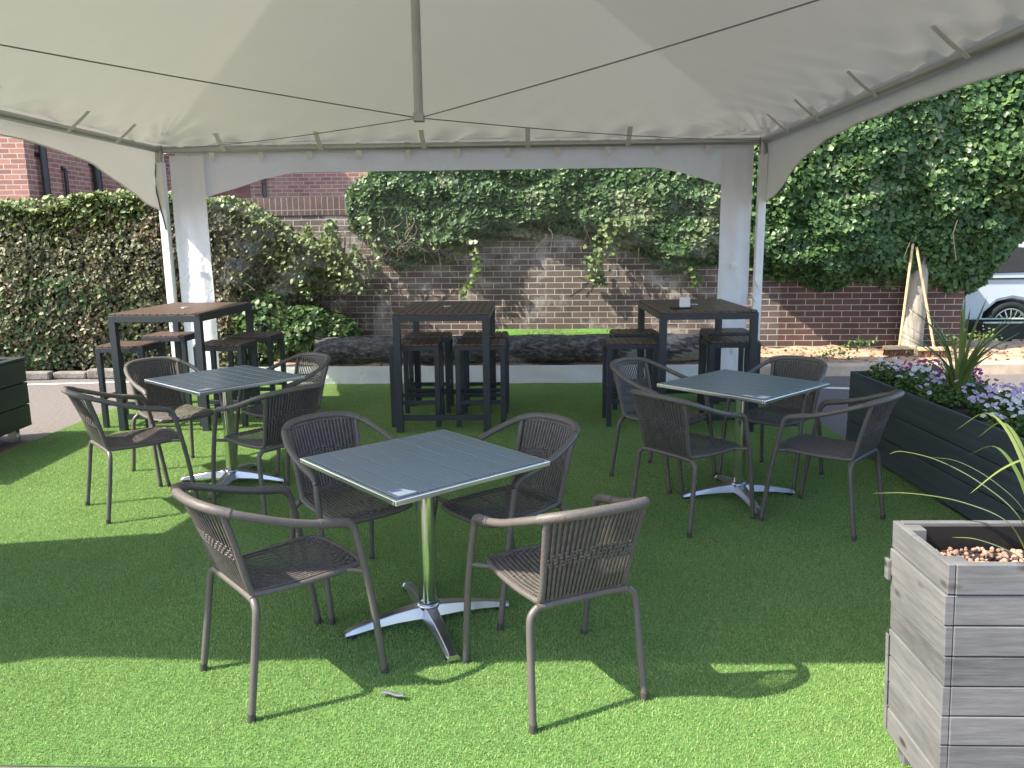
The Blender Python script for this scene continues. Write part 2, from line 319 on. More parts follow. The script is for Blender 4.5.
# geometry-node instancing: points -> patch instances
pv = []; nx = ny = 14; sx_ = sy_ = TC
for i in range(nx):
    for j in range(ny): pv.append((tx0 + sx_ * (i + .5), ty0 + sy_ * (j + .5), .008))
gm = bpy.data.meshes.new('grass'); gm.from_pydata(pv, [], []); at = gm.attributes.new('spin', 'FLOAT', 'POINT'); at.data.foreach_set('value', [random.choice((0, 1, 2, 3)) * math.pi / 2 for _ in pv])
go = bpy.data.objects.new('grass', gm); COL.objects.link(go); go.location = O; go.rotation_euler[2] = TY; go['kind'] = 'stuff'
tag(go, 'short bright green artificial turf pile laid under the marquee', 'grass')
src = bpy.data.objects.new('turf_tuft_source', patch)   # referenced by the node group only
ng = bpy.data.node_groups.new('turf', 'GeometryNodeTree'); ng.interface.new_socket('Geometry', in_out='INPUT', socket_type='NodeSocketGeometry'); ng.interface.new_socket('Geometry', in_out='OUTPUT', socket_type='NodeSocketGeometry')
gi = ng.nodes.new('NodeGroupInput'); gout = ng.nodes.new('NodeGroupOutput'); iop = ng.nodes.new('GeometryNodeInstanceOnPoints'); oi = ng.nodes.new('GeometryNodeObjectInfo'); oi.inputs['Object'].default_value = src
na = ng.nodes.new('GeometryNodeInputNamedAttribute'); na.data_type = 'FLOAT'; na.inputs['Name'].default_value = 'spin'; cmb = ng.nodes.new('ShaderNodeCombineXYZ')
m2p = ng.nodes.new('GeometryNodeMeshToPoints')
ng.links.new(gi.outputs[0], m2p.inputs[0]); ng.links.new(m2p.outputs[0], iop.inputs['Points']); ng.links.new(oi.outputs['Geometry'], iop.inputs['Instance'])
ng.links.new(na.outputs[0], cmb.inputs[2]); ng.links.new(cmb.outputs[0], iop.inputs['Rotation']); ng.links.new(iop.outputs[0], gout.inputs[0])
md = go.modifiers.new('pile', 'NODES'); md.node_group = ng

# ------------------------------------------------------------------ marquee
mq = thing('marquee', 'large white pitched marquee with arched valances covering all the seating', 'marquee', O, TY)
W2, D, ZE, ZP = 3.225, 6.605, 2.625, 4.15
def roofz(x, y):
    s = 1 - max(abs(x) / W2, abs(y + D / 2) / (D / 2)); return ZE + .03 + (ZP - ZE) * (.80 * s + .20 * s * s)
def roofp(u, v):
    x = -W2 + 2 * W2 * u; y = -D + D * v; z = roofz(x, y)
    w = 0
    for cx_, cy_ in ((-W2, 0), (W2, 0), (-W2, -D), (W2, -D)):
        dx, dy = x - cx_, y - cy_; r = math.hypot(dx, dy) + 1e-6; a = math.atan2(dy, dx)
        w += .026 * min(1, r / .3) * math.exp(-((r - .3) / .45) ** 2) * math.sin(a * 30 + cx_ + 3 * math.sin(a * 7))
    e = min(W2 - abs(x), y + D, -y)
    w += .024 * math.exp(-e / .22) * (math.sin(x * 17 + 2 * math.sin(y * 9)) + math.sin(y * 15 + 2 * math.sin(x * 7)))
    w += .006 * math.sin(x * 1.7 + y * 2.3) * min(1, e)
    if e < .02: w = 0
    return Vector((x, y, z + w))
MB().grid(roofp, 240, 248).build('roof_canopy', M['roof'], mq)
# eave beams
for p, q in (((-W2, 0), (W2, 0)), ((-W2, -D), (W2, -D)), ((-W2, 0), (-W2, -D)), ((W2, 0), (W2, -D))):
    d = (Vector((*q, 0)) - Vector((*p, 0))).normalized() * .05
    MB().tube([Vector((*p, ZE - .03)) + d, Vector((*q, ZE - .03)) - d], .034, 14).build('eave_beam', M['grey_alu'], mq)
# legs
for sx in (-1, 1):
    for y in (0, -D):
        ys = -.0
        lg = MB().box(sx * W2 - .042, sx * W2 + .042, y - .042, y + .042, .02, ZE - .16).build('leg', M['white_steel'], mq, bevel=.008)
        MB().box(sx * W2 - .09, sx * W2 + .09, y - .09, y + .09, .009, .022).build('base_plate', M['grey_alu'], lg, bevel=.003)
        MB().tube([(sx * W2, y, ZE - .17), (sx * W2, y, ZE + .01)], .045, 16).build('corner_joint', M['grey_alu'], mq)
# king pole with its bracket, cables
KZ = 2.435
kp = MB().tube([(.075, -D / 2, KZ), (.075, -D / 2, ZP)], .03, 14).build('king_pole', M['grey_alu'], mq)
MB().box(.04, .11, -D / 2 - .035, -D / 2 + .035, KZ - .045, KZ + .01).build('pole_bracket', M['grey_alu'], kp, bevel=.005)
for sx in (-1, 1):
    for y in (0, -D):
        a, c_ = Vector((sx * (W2 - .05), y - .05 * (1 if y == 0 else -1), ZE - .03 + (.10 if y else 0))), Vector((.075 + sx * .03, -D / 2 + .03 * (1 if y == 0 else -1), KZ - .02))
        MB().tube([a.lerp(c_, k / 12) - Vector((0, 0, .03 * math.sin(math.pi * k / 12))) for k in range(13)], .0038, 6).build('tension_cable', M['cable'], mq)
# side valances (arched), front valance
ARCH = [(0, 1.97), (.3, 2.02), (.8, 2.2), (1.25, 2.34), (1.75, 2.41), (2.3, 2.45), (3.1, 2.465), (3.4, 2.465)]
def arch(d):
    for (a, za), (c_, zc) in zip(ARCH, ARCH[1:]):
        if d <= c_: t = (d - a) / (c_ - a); return za + (zc - za) * t
    return ARCH[-1][1]
for sx in (-1, 1):
    def P(u, v):
        y = -D * u; dd = min(-y, D + y); zb = arch(dd); z = ZE + .03 + (zb - ZE - .03) * v
        return Vector((sx * (W2 + .045 * min(1, v * 4)) + .010 * math.sin(y * 9 + z * 6) * v, y, z))
    MB().grid(P, 130, 6).build('side_valance', M['valance'], mq)
    # bottom hem
    MB().tube([P(k / 130, 1) for k in range(131)], .007, 6).build('valance_hem', M['valance'], mq)
MB().grid(lambda u, v: Vector((-W2 - .03 + (2 * W2 + .06) * u, -.012 + .097 * min(1, v * 5), ZE + .036 - .10 * v)), 60, 6).build('rear_valance', M['valance'], mq)
MB().grid(lambda u, v: Vector((-W2 + 2 * W2 * u, -D - .045 * min(1, v * 3) + .008 * math.sin(u * 40) * v, ZE + .035 - .25 * v)), 60, 6).build('front_valance', M['valance'], mq)
# ratchet tabs hanging from the roof to the beams
def tab(x, y, inx, iny):
    a = Vector((x + inx * .24, y + iny * .24, roofz(x + inx * .24, y + iny * .24) - .015)); c_ = Vector((x + inx * .035, y + iny * .035, ZE - .06))
    MB().tube([a, a.lerp(c_, .5) - Vector((0, 0, .006)), c_], .036, 4, flat=.07, up=(0, 0, 1) if abs(inx) + abs(iny) else None).build('roof_tie', M['valance'], mq)
for x in (-2.5, -1.45, -.35, .75, 1.8): tab(x, 0, 0, -1)
for y in (-.95, -1.75, -2.9, -4.1, -5.3):
    tab(-W2, y, 1, 0); tab(W2, y, -1, 0)

# rear sidewall: white border, clear window with arched head, white skirt
SY = .055
def wr(x, z): return SY + .012 * math.sin(x * 9 + 3 * math.sin(z * 2.2)) * (.4 + .6 * math.sin(z * 3.1 + x)) + .006 * math.sin(z * 31 + x * 7)
def warch(x):
    xx = x
    pts = [(-2.83, 2.08), (-2.45, 2.18), (-2.12, 2.28), (-1.8, 2.345), (-.7, 2.345), (1.0, 2.345), (2.10, 2.345), (2.45, 2.27), (2.86, 2.14)]
    if xx <= pts[0][0]: return pts[0][1]
    for (a, za), (c_, zc) in zip(pts, pts[1:]):
        if xx <= c_: return za + (zc - za) * (xx - a) / (c_ - a)
    return pts[-1][1]
XL, XR = -2.82, 2.86
sw = MB()
def panel(x0, x1, z0, z1, nx_, nz_):  # z may be functions of x
    f0 = z0 if callable(z0) else (lambda x: z0); f1 = z1 if callable(z1) else (lambda x: z1)
    def P(u, v):
        x = x0 + (x1 - x0) * u; z = f0(x) + (f1(x) - f0(x)) * v; return Vector((x, wr(x, z), z))
    return P, nx_, nz_
ZT = 2.63
for pr in ((-3.08, XL, .012, ZT, 8, 60), (XR, 3.14, .012, ZT, 10, 60), (XL, XR, .012, .215, 120, 5), (XL, XR, warch, ZT, 120, 6)):
    P, a, c_ = panel(*pr); sw.grid(P, a, c_)
swo = sw.build('rear_sidewall', M['sidewall'], mq)
P, a, c_ = panel(XL, XR, .215, warch, 80, 30); MB().grid(P, a, c_).build('clear_window', M['pvc'], swo)
# gathered cloth hanging in front of the sidewall border at both rear posts
def gather(x0, x1, z0, z1, amp, fr, lean, seed):
    def P(u, v):
        z = z0 + (z1 - z0) * v; x = x0 + (x1 - x0) * u + lean * (1 - v); pin = 1 - .02 * math.exp(-((z - 1.35) / .12) ** 2) - .02 * math.exp(-((z - .35) / .1) ** 2)
        xm = (x0 + x1) / 2 + lean * (1 - v); x = xm + (x - xm) * pin
        return Vector((x, .02 + amp * (math.sin(u * fr + seed + .8 * math.sin(z * 2)) + .5 * math.sin(u * fr * 2.3 + z * 3)) * (.5 + .5 * pin) - .015, z))
    return P
MB().grid(gather(-3.12, -2.74, .02, 2.53, .014, 5, -.01, 0), 40, 60).build('gathered_curtain', M['sidewall'], mq)
MB().grid(gather(2.80, 3.12, .02, 2.53, .014, 5, .0, 2), 40, 60).build('gathered_curtain', M['sidewall'], mq)
for x0, z in ((-2.93, 1.35), (2.95, 1.3), (3.0, .38)):
    MB().box(x0 - .03, x0 + .05, -.045, -.035, z - .03, z + .03).build('curtain_tie', M['white_strap'], mq, bevel=.003)
for k in range(11):
    x = -2.65 + k * .53
    MB().box(x - .028, x + .028, -.005, .002, ZE - .16, ZE + .015).build('hanging_clip', M['white_strap'], mq, bevel=.001)
# ropes and webbing at the rear posts
MB().tube(smoothpath([(3.2, -.02, 2.0), (3.21, -.03, 1.3), (3.19, -.02, 1.0), (3.21, -.03, .6), (3.2, -.02, .12)], 5), .007, 6).build('guy_rope', M['white_strap'], mq)
MB().tube(smoothpath([(3.19, -.04, 1.15), (3.22, -.05, 1.05), (3.17, -.05, .98), (3.21, -.03, .9)], 5), .016, 6).build('rope_knot', M['white_strap'], mq)
MB().tube(smoothpath([(-3.25, -.04, 2.45), (-3.27, -.05, 2.2), (-3.2, -.05, 1.75)], 5), .012, 4, flat=.3).build('ratchet_strap', M['black_strap'], mq)
MB().tube(smoothpath([(-3.22, -.05, .95), (-3.26, -.06, .8), (-3.2, -.05, .55), (-3.22, -.05, .1)], 5), .008, 6).build('guy_rope', M['white_strap'], mq)
# curtain drawn along the left side from the front post
MB().grid(lambda u, v: Vector((-W2 + .02 * math.sin(u * 24), -D + .02 + u * (1.66 - .38 * v), .02 + 2.6 * v)), 50, 30).build('side_curtain', M['valance'], mq)

# ------------------------------------------------------------------ chairs
def make_chair(label):
    t = thing('wicker_armchair', label, 'chair', (0, 0, 0), 0, 'wicker armchairs around the square cafe tables')
    r = .0135; fr, rt, wp = M['frame'], M['rattan'], M['wrap']
    for s in (-1, 1):
        lg = MB().tube(smoothpath([(s * .265, .255, .012), (s * .2665, .215, .30), (s * .261, .180, .50), (s * .256, .158, .60)], 4), r, 10).build('leg', fr, t)
        MB().tube([(s * .265, .256, 0), (s * .265, .2545, .03)], r + .0008, 10).build('foot_cap', M['cap'], lg)
        lg = MB().tube(smoothpath([(s * .222, -.255, .012), (s * .214, -.226, .22), (s * .208, -.208, .36), (s * .198, -.203, .395), (s * .175, -.200, .415)], 4), r, 10).build('leg', fr, t)
        MB().tube([(s * .222, -.256, 0), (s * .2215, -.2545, .03)], r + .0008, 10).build('foot_cap', M['cap'], lg)
        # front stub joining seat and leg
        MB().tube([(s * .188, .15, .425), (s * .266, .19, .435)], .009, 8).build('seat_bracket', fr, t)
        # wrapped upright of the back
        MB().tube(smoothpath([(s * .184, -.287, .757), (s * .171, -.244, .61), (s * .162, -.203, .45), (s * .170, -.175, .428)], 4), .0125, 10).build('back_upright', wp, t)
    MB().tube([(-.175, -.2, .415), (-.09, -.2, .419), (.09, -.2, .419), (.175, -.2, .415)], r, 10).build('crossbar', fr, t)
    # armrests and top rail in one sweep
    half = [(.256, .158, .600), (.255, .134, .630), (.255, .08, .644), (.252, 0, .660), (.246, -.09, .686), (.230, -.18, .718), (.200, -.264, .748), (.146, -.318, .767), (.075, -.341, .774), (0, -.347, .776)]
    full = [(-x, y, z) for x, y, z in half] + half[::-1][1:]
    pts = smoothpath(full, 4); MB().tube(pts, r + .001, 12).build('arm_rail', fr, t)
    back = [p for p in pts if p.y < -.255]; MB().tube(back, r + .0042, 12).build('wrapped_top_rail', wp, t)
    for s in (-1, 1):
        MB().tube([p for p in pts if p.y > .02 and p.y < .15 and p.x * s > 0], r + .0035, 12).build('wrapped_arm_end', wp, t)
    # seat frame loop
    loop = [(.168, -.18, .428), (.186, -.05, .426), (.193, .1, .428), (.188, .185, .430), (.165, .222, .428), (.1, .238, .426), (0, .242, .425)]
    MB().tube(smoothpath([*loop, *[(-x, y, z) for x, y, z in loop[::-1][1:]]], 4), .0115, 10).build('seat_frame', wp, t)
    # woven back
    def PB(u, v):
        wv = .160 + (.185 - .160) * v; bow = .050 * (1 - u * u) * v
        return Vector((u * wv, -.203 - .090 * v - bow, .435 + .327 * v + .012 * (1 - u * u) * v))
    b = MB(); n = 42
    for k in range(n):
        u = -1 + 2 * (k + .5) / n; off = .0028 * (1 if k % 2 else -1)
        nr = Vector((0, .93, .36))
        b.tube([PB(u, j / 8) + nr * off for j in range(9)], .0062, 6, flat=.42, up=nr, caps=False)
    for row in range(4):       # chevron rows woven across the middle
        pts_ = []
        for j in range(61):
            u = -.97 + 1.94 * j / 60; v = .46 + .045 * row - .05 * abs(u)
            pts_.append(PB(u, v) + Vector((0, .93, .36)) * (.0075 * math.sin(j * math.pi / 2 + row * math.pi / 2 + .78)))
        b.tube(pts_, .006, 6, flat=.4, up=(0, .93, .36), caps=False)
    for v in (.03, .06, .95): b.tube([PB(-.98 + 1.96 * j / 20, v) + Vector((0, .93, .36)) * .004 for j in range(21)], .0055, 6, flat=.5, up=(0, .93, .36), caps=False)
    b.build('backrest', rt, t)
    def PS(u, v):
        wv = .165 + .022 * min(1, v * 3) - .03 * max(0, (v - .85) / .15) ** 2; y = -.185 + .42 * v - .018 * u * u * v
        return Vector((u * wv, y, .438 - .014 * (1 - u * u) * math.sin(math.pi * min(1, v * 1.05)) - .010 * max(0, (v - .9) / .1) ** 2))
    b = MB(); n = 38
    for k in range(n):
        u = -1 + 2 * (k + .5) / n; off = .0024 * (1 if k % 2 else -1)
        b.tube([PS(u, j / 10) + Vector((0, 0, off)) for j in range(11)], .0063, 6, flat=.42, up=(0, 0, 1), caps=False)
    for v in (.05, .1, .5, .86, .9, .94, .98): b.tube([PS(-.98 + 1.96 * j / 40, v) + Vector((0, 0, .0055 * math.sin(j * math.pi / 2 + v * 60))) for j in range(41)], .0045, 6, flat=.5, up=(0, 0, 1), caps=False)
    b.build('seat', rt, t)
    return t
CH = [
 (-.865, 2.814, -48.8, 'wicker armchair nearest the camera on the left of the front table'),
 (.155, 2.725, 24.3, 'wicker armchair nearest the camera, seen from behind, just right of the front table pedestal'),
 (-.745, 3.535, -140.4, 'wicker armchair behind the left corner of the front table, facing the camera'),
 (-.045, 3.475, 131.5, 'wicker armchair tucked at the right corner of the front table, behind the nearest chair'),
 (-2.335, 4.765, -48.2, 'wicker armchair at the outer left of the left cafe table'),
 (-2.392, 5.50, -131.5, 'sunlit wicker armchair behind the left cafe table, directly before the left bar table'),
 (-1.50, 4.76, 49.0, 'wicker armchair at the near right corner of the left cafe table, seen from behind'),
 (-1.665, 5.62, 140, 'wicker armchair behind the right corner of the left cafe table, standing by the white skirt'),
 (1.015, 5.228, -136.1, 'wicker armchair behind the left corner of the right cafe table, before the right bar stools'),
 (1.03, 4.45, -52.5, 'wicker armchair at the near left of the right cafe table, seen from behind'),
 (1.80, 4.378, 46.5, 'wicker armchair at the right cafe table, side on before the long flower planter'),
 (1.779, 5.209, 135.0, 'wicker armchair behind the right cafe table, its back towards the open car park'),
]
ch0 = make_chair(CH[0][3])
for i, (x, y, a, lab) in enumerate(CH):
    if i == 0: ch0.location = (x, y, .008); ch0.rotation_euler[2] = R(a)
    else: dup(ch0, (x, y, .008), R(a), lab)

# ------------------------------------------------------------------ cafe tables
def make_cafe(label):
    t = thing('cafe_table', label, 'table', group='square aluminium cafe tables'); S = .745 / 2; H = .73
    b = MB(); n = 8; w = (2 * S - .034) / n
    for k in range(n): b.box(-S + .017 + k * w + (.006 if k == 4 else .0034), -S + .017 + (k + 1) * w - .0018, -S + .017, S - .017, H - .014, H)
    b.build('slatted_top', M['slat_grey'], t, bevel=.0015)
    b = MB(); h0 = H - .026; e = .015
    b.box(-S, S, -S, -S + e, h0, H - .004); b.box(-S, S, S - e, S, h0, H - .004); b.box(-S, -S + e, -S + e, S - e, h0, H - .004); b.box(S - e, S, -S + e, S - e, h0, H - .004)
    b.build('edge_trim', M['alu_trim'], t, bevel=.004)
    MB().box(-S + .017, S - .017, -S + .017, S - .017, H - .024, H - .017).build('top_backing', M['grey_alu'], t)
    MB().box(-.17, .17, -.025, .025, H - .055, H - .025).box(-.025, .025, -.17, -.026, H - .055, H - .025).box(-.025, .025, .026, .17, H - .055, H - .025).build('mounting_bracket', M['grey_alu'], t, bevel=.003)
    b = MB(); prof = []
    for k in range(24):
        a = 2 * math.pi * k / 24; c_, s_ = math.cos(a), math.sin(a); q = .033 / (abs(c_) ** 4 + abs(s_) ** 4) ** .25; prof.append((q * c_, q * s_))
    vs = [(x, y, z) for z in (.07, H - .05) for x, y in prof]; b.add(vs, [(k, (k + 1) % 24, (k + 1) % 24 + 24, k + 24) for k in range(24)], True)
    b.build('column', M['alu'], t)
    bs = MB(); pads = []
    for q in range(4):
        Mr = Matrix.Rotation(q * math.pi / 2, 4, 'Z'); sec = []
        for r_, zt, hw, zb in ((.0, .088, .044, .035), (.06, .086, .040, .036), (.14, .076, .034, .034), (.24, .058, .029, .026), (.33, .038, .026, .014), (.362, .026, .024, .012)):
            sec.append([Mr @ Vector((r_, -hw, zb)), Mr @ Vector((r_, -hw * .62, zt)), Mr @ Vector((r_, hw * .62, zt)), Mr @ Vector((r_, hw, zb))])
        vs = [p for s_ in sec for p in s_]; fs = []
        for i in range(5): fs += [(i * 4 + k, i * 4 + (k + 1) % 4, i * 4 + 4 + (k + 1) % 4, i * 4 + 4 + k) for k in range(4)]
        fs.append((23, 22, 21, 20)); bs.add(vs, fs)
        pads.append(Mr @ Vector((.335, 0, 0)))
    bs.lathe([(.046, .07), (.052, .086), (.045, .098), (.034, .102)], 24)
    base = bs.build('cast_base', M['cast'], t, bevel=.004)
    for p in pads: MB().tube([p + Vector((0, 0, 0)), p + Vector((0, 0, .016))], .024, 14).build('foot_pad', M['rubber'], base)
    return t, base
ct0, base0 = make_cafe('square grey slatted cafe table nearest the camera on a shiny cross-foot pedestal')
CT = [(-.371, 3.178, .707, 21.5, None), (1.42, 4.795, .734, 4.5, 'square grey cafe table on the right before the long flower planter'), (-1.914, 5.21, .846, -3.5, 'square slatted cafe table on the left in front of the sunlit bar table')]
for i, (x, y, a, ba, lab) in enumerate(CT):
    t = ct0 if i == 0 else dup(ct0, (x, y, 0), a, lab)
    t.location = (x, y, .012); t.rotation_euler[2] = a
    for c in t.children:
        if c.name.startswith('cast_base'): c.rotation_euler[2] = R(ba) - a
    S = .745 / 2
    if i == 0:
        s = MB().add([(-S + .03, -S + .025, .7312), (-S + .11, -S + .025, .7312), (-S + .085, -S + .085, .7312), (-S + .03, -S + .10, .7312)], [(0, 1, 2, 3)]).build('sticker', M['card'], t, solid=.0006, label='white torn sticker with a blue corner')
        MB().add([(-S + .032, -S + .075, .7322), (-S + .075, -S + .068, .7322), (-S + .07, -S + .083, .7322), (-S + .032, -S + .098, .7322)], [(0, 1, 2, 3)]).build('blue_print', M['sticker_blue'], s, solid=.0004)
    if i == 1: MB().box(-S + .03, -S + .05, -S + .06, -S + .16, .7305, .7313).build('sticker', M['card'], t, label='narrow white sticker')

# ------------------------------------------------------------------ bar tables and stools
def make_bar(w, d, H, leg, label, name, cat, group, slats, rail, gap=.006, stretch_front=True):
    t = thing(name, label, cat, group=group); an = M['anthracite']; X, Y = w / 2, d / 2
    b = MB(); sw_ = (w - .012) / slats
    for k in range(slats): b.box(-X + .006 + k * sw_ + gap / 2, -X + .006 + (k + 1) * sw_ - gap / 2, -Y + .006, Y - .006, H - .016, H)
    b.build('slatted_top' if cat == 'table' else 'seat', M['slat_brown'], t, bevel=.002)
    ap = H - .017 - leg * .95; z1 = H - .0175
    b = MB(); b.box(-X + leg, X - leg, -Y, -Y + .02, ap, z1).box(-X + leg, X - leg, Y - .02, Y, ap, z1).box(-X, -X + .02, -Y + leg, Y - leg, ap, z1).box(X - .02, X, -Y + leg, Y - leg, ap, z1)
    b.box(-X + .021, X - .021, -.02, .02, z1 - .02, z1 - .001); b.build('apron', an, t, bevel=.002)
    for sx in (-1, 1):
        for sy in (-1, 1):
            x0, x1 = sorted((sx * X, sx * (X - leg))); y0, y1 = sorted((sy * Y, sy * (Y - leg)))
            MB().box(x0, x1, y0, y1, 0, z1 - .0005).build('leg', an, t, bevel=.003)
    z = rail; h = leg * .8; o = leg * .2
    rails = [(-X + leg, X - leg, -Y + o, -Y + o + .025), (-X + leg, X - leg, Y - o - .025, Y - o)]
    if cat == 'stool': rails += [(-X + o, -X + o + .02, -Y + leg, Y - leg), (X - o - .02, X - o, -Y + leg, Y - leg)]
    for k, (a, b_, c_, d_) in enumerate(rails):
        zz = z + (.05 if cat == 'stool' and k > 1 else 0); MB().box(a, b_, c_, d_, zz, zz + h).build('stretcher', an, t, bevel=.002)
    if cat == 'table': MB().lathe([(.0, .006), (.036, .006), (.04, .003), (.04, 0)], 24, Matrix.Translation((0, 0, H))).build('parasol_hole_cap', M['grey_alu'], t)
    return t
bt0 = make_bar(.80, 1.19, 1.018, .058, 'dark slatted bar table in the middle against the bare brick wall view', 'bar_table', 'table', 'tall slatted bar tables along the rear of the marquee', 13, .10)
bt0.location = (-.57, 7.128, .012); bt0.rotation_euler[2] = -.024
btR = dup(bt0, (1.616, 7.028, .012), -.005, 'dark slatted bar table on the right with a white card holder on top')
btL = dup(bt0, (-2.993, 7.292, .012), -.054, 'sunlit brown-topped bar table on the left in front of the left marquee post')
st0 = make_bar(.43, .36, .73, .042, '', 'bar_stool', 'stool', 'square bar stools tucked at the bar tables', 7, .20)
ST = [(-.835, 6.91, -.02, 'front stool on the left side of the middle bar table'), (-.268, 6.89, -.02, 'front stool on the right side of the middle bar table'),
 (-.79, 7.46, -.02, 'rear stool on the left side of the middle bar table, behind another stool'), (-.245, 7.44, -.02, 'rear stool on the right side of the middle bar table, behind another stool'),
 (1.03, 6.86, 0, 'front stool on the left side of the right bar table'), (1.17, 7.52, 0, 'rear stool on the left side of the right bar table'),
 (1.915, 6.88, -.02, 'front stool on the right side of the right bar table, before the white curtain'), (2.045, 7.50, 0, 'rear stool on the right side of the right bar table, before the white curtain'),
 (-3.395, 7.00, -.07, 'sunlit brown stool at the front left of the left bar table, by the hedge'), (-3.32, 7.72, -.07, 'sunlit brown stool at the rear left of the left bar table'),
 (-2.55, 7.02, -.07, 'front stool on the right side of the left bar table'), (-2.47, 7.62, -.07, 'rear stool on the right side of the left bar table')]
for i, (x, y, a, lab) in enumerate(ST):
    if i == 0: st0.location = (x, y, .012); st0.rotation_euler[2] = a; st0['label'] = lab
    else: dup(st0, (x, y, .012), a, lab)
# white card holder on a black tray
t = thing('card_holder', 'small white card holder on a black tray on the right bar table', 'card holder', (1.44, 6.64, 1.0305), .1)
MB().box(-.10, .06, -.05, .05, 0, .012).build('tray', M['black_gloss'], t, bevel=.003)
MB().prism([(-.03, .013), (.055, .013), (.055, .095), (-.03, .095)], -.015, .015).build('card_block', M['card'], t, bevel=.003)

# ------------------------------------------------------------------ planters
def boards(b, x0, x1, y0, y1, z0, z1, n, axis, gap=.004, jit=.002):
    h = (z1 - z0) / n
    for k in range(n):
        j = random.uniform(-jit, jit)
        if axis == 'y-': b.box(x0, x1, y0 + j, y1, z0 + k * h + gap / 2, z0 + (k + 1) * h - gap / 2)
        elif axis == 'x-': b.box(x0 + j, x1, y0, y1, z0 + k * h + gap / 2, z0 + (k + 1) * h - gap / 2)
        elif axis == 'x+': b.box(x0, x1 + j, y0, y1, z0 + k * h + gap / 2, z0 + (k + 1) * h - gap / 2)
        else: b.box(x0, x1, y0, y1 + j, z0 + k * h + gap / 2, z0 + (k + 1) * h - gap / 2)
# near planter (weathered grey), front-left corner at (1.13,1.94)
t = thing('wooden_planter', 'weathered pale grey board planter filled with clay pebbles, at the right front corner', 'planter', (1.135, 1.95, 0), -.03)
L_, Dp, Ht = 1.3, .33, .79
b = MB(); boards(b, .024, L_, 0, .022, .085, Ht, 8, 'y-'); b.build('front_boards', M['weathered'], t, bevel=.0025)
b = MB(); boards(b, 0, .0225, .001, Dp, .085, Ht, 8, 'x-', jit=.003); b.build('side_boards', M['weathered'], t, bevel=.0025)
b = MB(); boards(b, .024, L_, Dp - .022, Dp, .085, Ht, 8, 'y+'); b.build('rear_boards', M['weathered'], t, bevel=.0025)
b = MB(); boards(b, L_ + .001, L_ + .023, 0, Dp, .085, Ht, 8, 'x+'); b.build('side_boards', M['weathered'], t, bevel=.0025)
for x, y in ((.026, .024), (.026, Dp - .07), (L_ - .05, .024), (L_ - .05, Dp - .07)): MB().box(x, x + .046, y, y + .046, 0, Ht - .006).build('corner_post', M['weathered'], t, bevel=.003)
MB().box(-.014, -.003, Dp - .012, Dp + .012, .60, .665).build('side_batten', M['weathered'], t, bevel=.002)
MB().box(-.008, -.003, Dp - .012, Dp + .005, .10, .42).build('side_batten', M['weathered'], t, bevel=.002)
MB().box(.026, L_ - .004, .024, .028, .4, Ht - .05).box(.026, L_ - .004, Dp - .028, Dp - .024, .4, Ht - .012).build('liner', M['liner'], t)
MB().box(.028, L_ - .004, .03, Dp - .03, .60, Ht - .085).build('compost', M['compost'], t)
for ch in t.children:   # the box narrows towards its foot
    for vt in ch.data.vertices: vt.co.x += .05 * (Ht - vt.co.z) * (1 - vt.co.x / L_)
# pebbles
b = MB(); ico = [(0, 0, 1), (.89, 0, .45), (.28, .85, .45), (-.72, .53, .45), (-.72, -.53, .45), (.28, -.85, .45), (.72, .53, -.45), (-.28, .85, -.45), (-.89, 0, -.45), (-.28, -.85, -.45), (.72, -.53, -.45), (0, 0, -1)]
icf = [(0, 1, 2), (0, 2, 3), (0, 3, 4), (0, 4, 5), (0, 5, 1), (1, 6, 2), (2, 7, 3), (3, 8, 4), (4, 9, 5), (5, 10, 1), (2, 6, 7), (3, 7, 8), (4, 8, 9), (5, 9, 10), (1, 10, 6), (6, 11, 7), (7, 11, 8), (8, 11, 9), (9, 11, 10), (10, 11, 6)]
for k in range(1100):
    s = random.uniform(.004, .0105); c_ = Vector((random.uniform(.05, L_ - .03), random.uniform(.045, Dp - .045), Ht - .082 + random.uniform(0, .012)))
    q = Matrix.Rotation(random.uniform(0, 6), 3, Vector((random.random(), random.random(), random.random() + .1)).normalized()); sc_ = (random.uniform(.7, 1.2), random.uniform(.7, 1.2), random.uniform(.6, 1))
    b.add([c_ + q @ Vector((p[0] * s * sc_[0], p[1] * s * sc_[1], p[2] * s * sc_[2])) for p in ico], icf, True)
b = b.build('pebbles', M['stone']); b.location = (1.135, 1.95, 0); b.rotation_euler[2] = -.03; b['kind'] = 'stuff'; tag(b, 'pinkish clay pebbles on top of the pale grey planter', 'pebbles')

# long dark planter on the right
t = thing('long_planter', 'long dark blue-grey board planter full of flowers along the right edge of the turf', 'planter', (2.60, 3.0, 0), 0)
b = MB(); boards(b, 0, .024, 0, 3.0, .03, .60, 3, 'x-', .006, .001); b.build('front_boards', M['planter_dark'], t, bevel=.003)
b = MB(); boards(b, .025, .60, 2.977, 3.001, .03, .60, 3, 'y+', .006, .001); b.build('end_boards', M['planter_dark'], t, bevel=.003)
b = MB(); boards(b, .025, .60, 0, .024, .03, .60, 3, 'y-', .006, .001); b.build('end_boards', M['planter_dark'], t, bevel=.003)
b = MB(); boards(b, .601, .625, 0, 3.0, .03, .60, 3, 'x+', .006, .001); b.build('rear_boards', M['planter_dark'], t, bevel=.003)
MB().box(.028, .598, .03, 2.97, .3, .545).build('compost', M['compost'], t)
for y in (.15, 1.5, 2.85):
    for x in (.1, .5): MB().box(x - .05, x + .05, y - .05, y + .05, 0, .03).build('foot_block', M['planter_dark'], t)
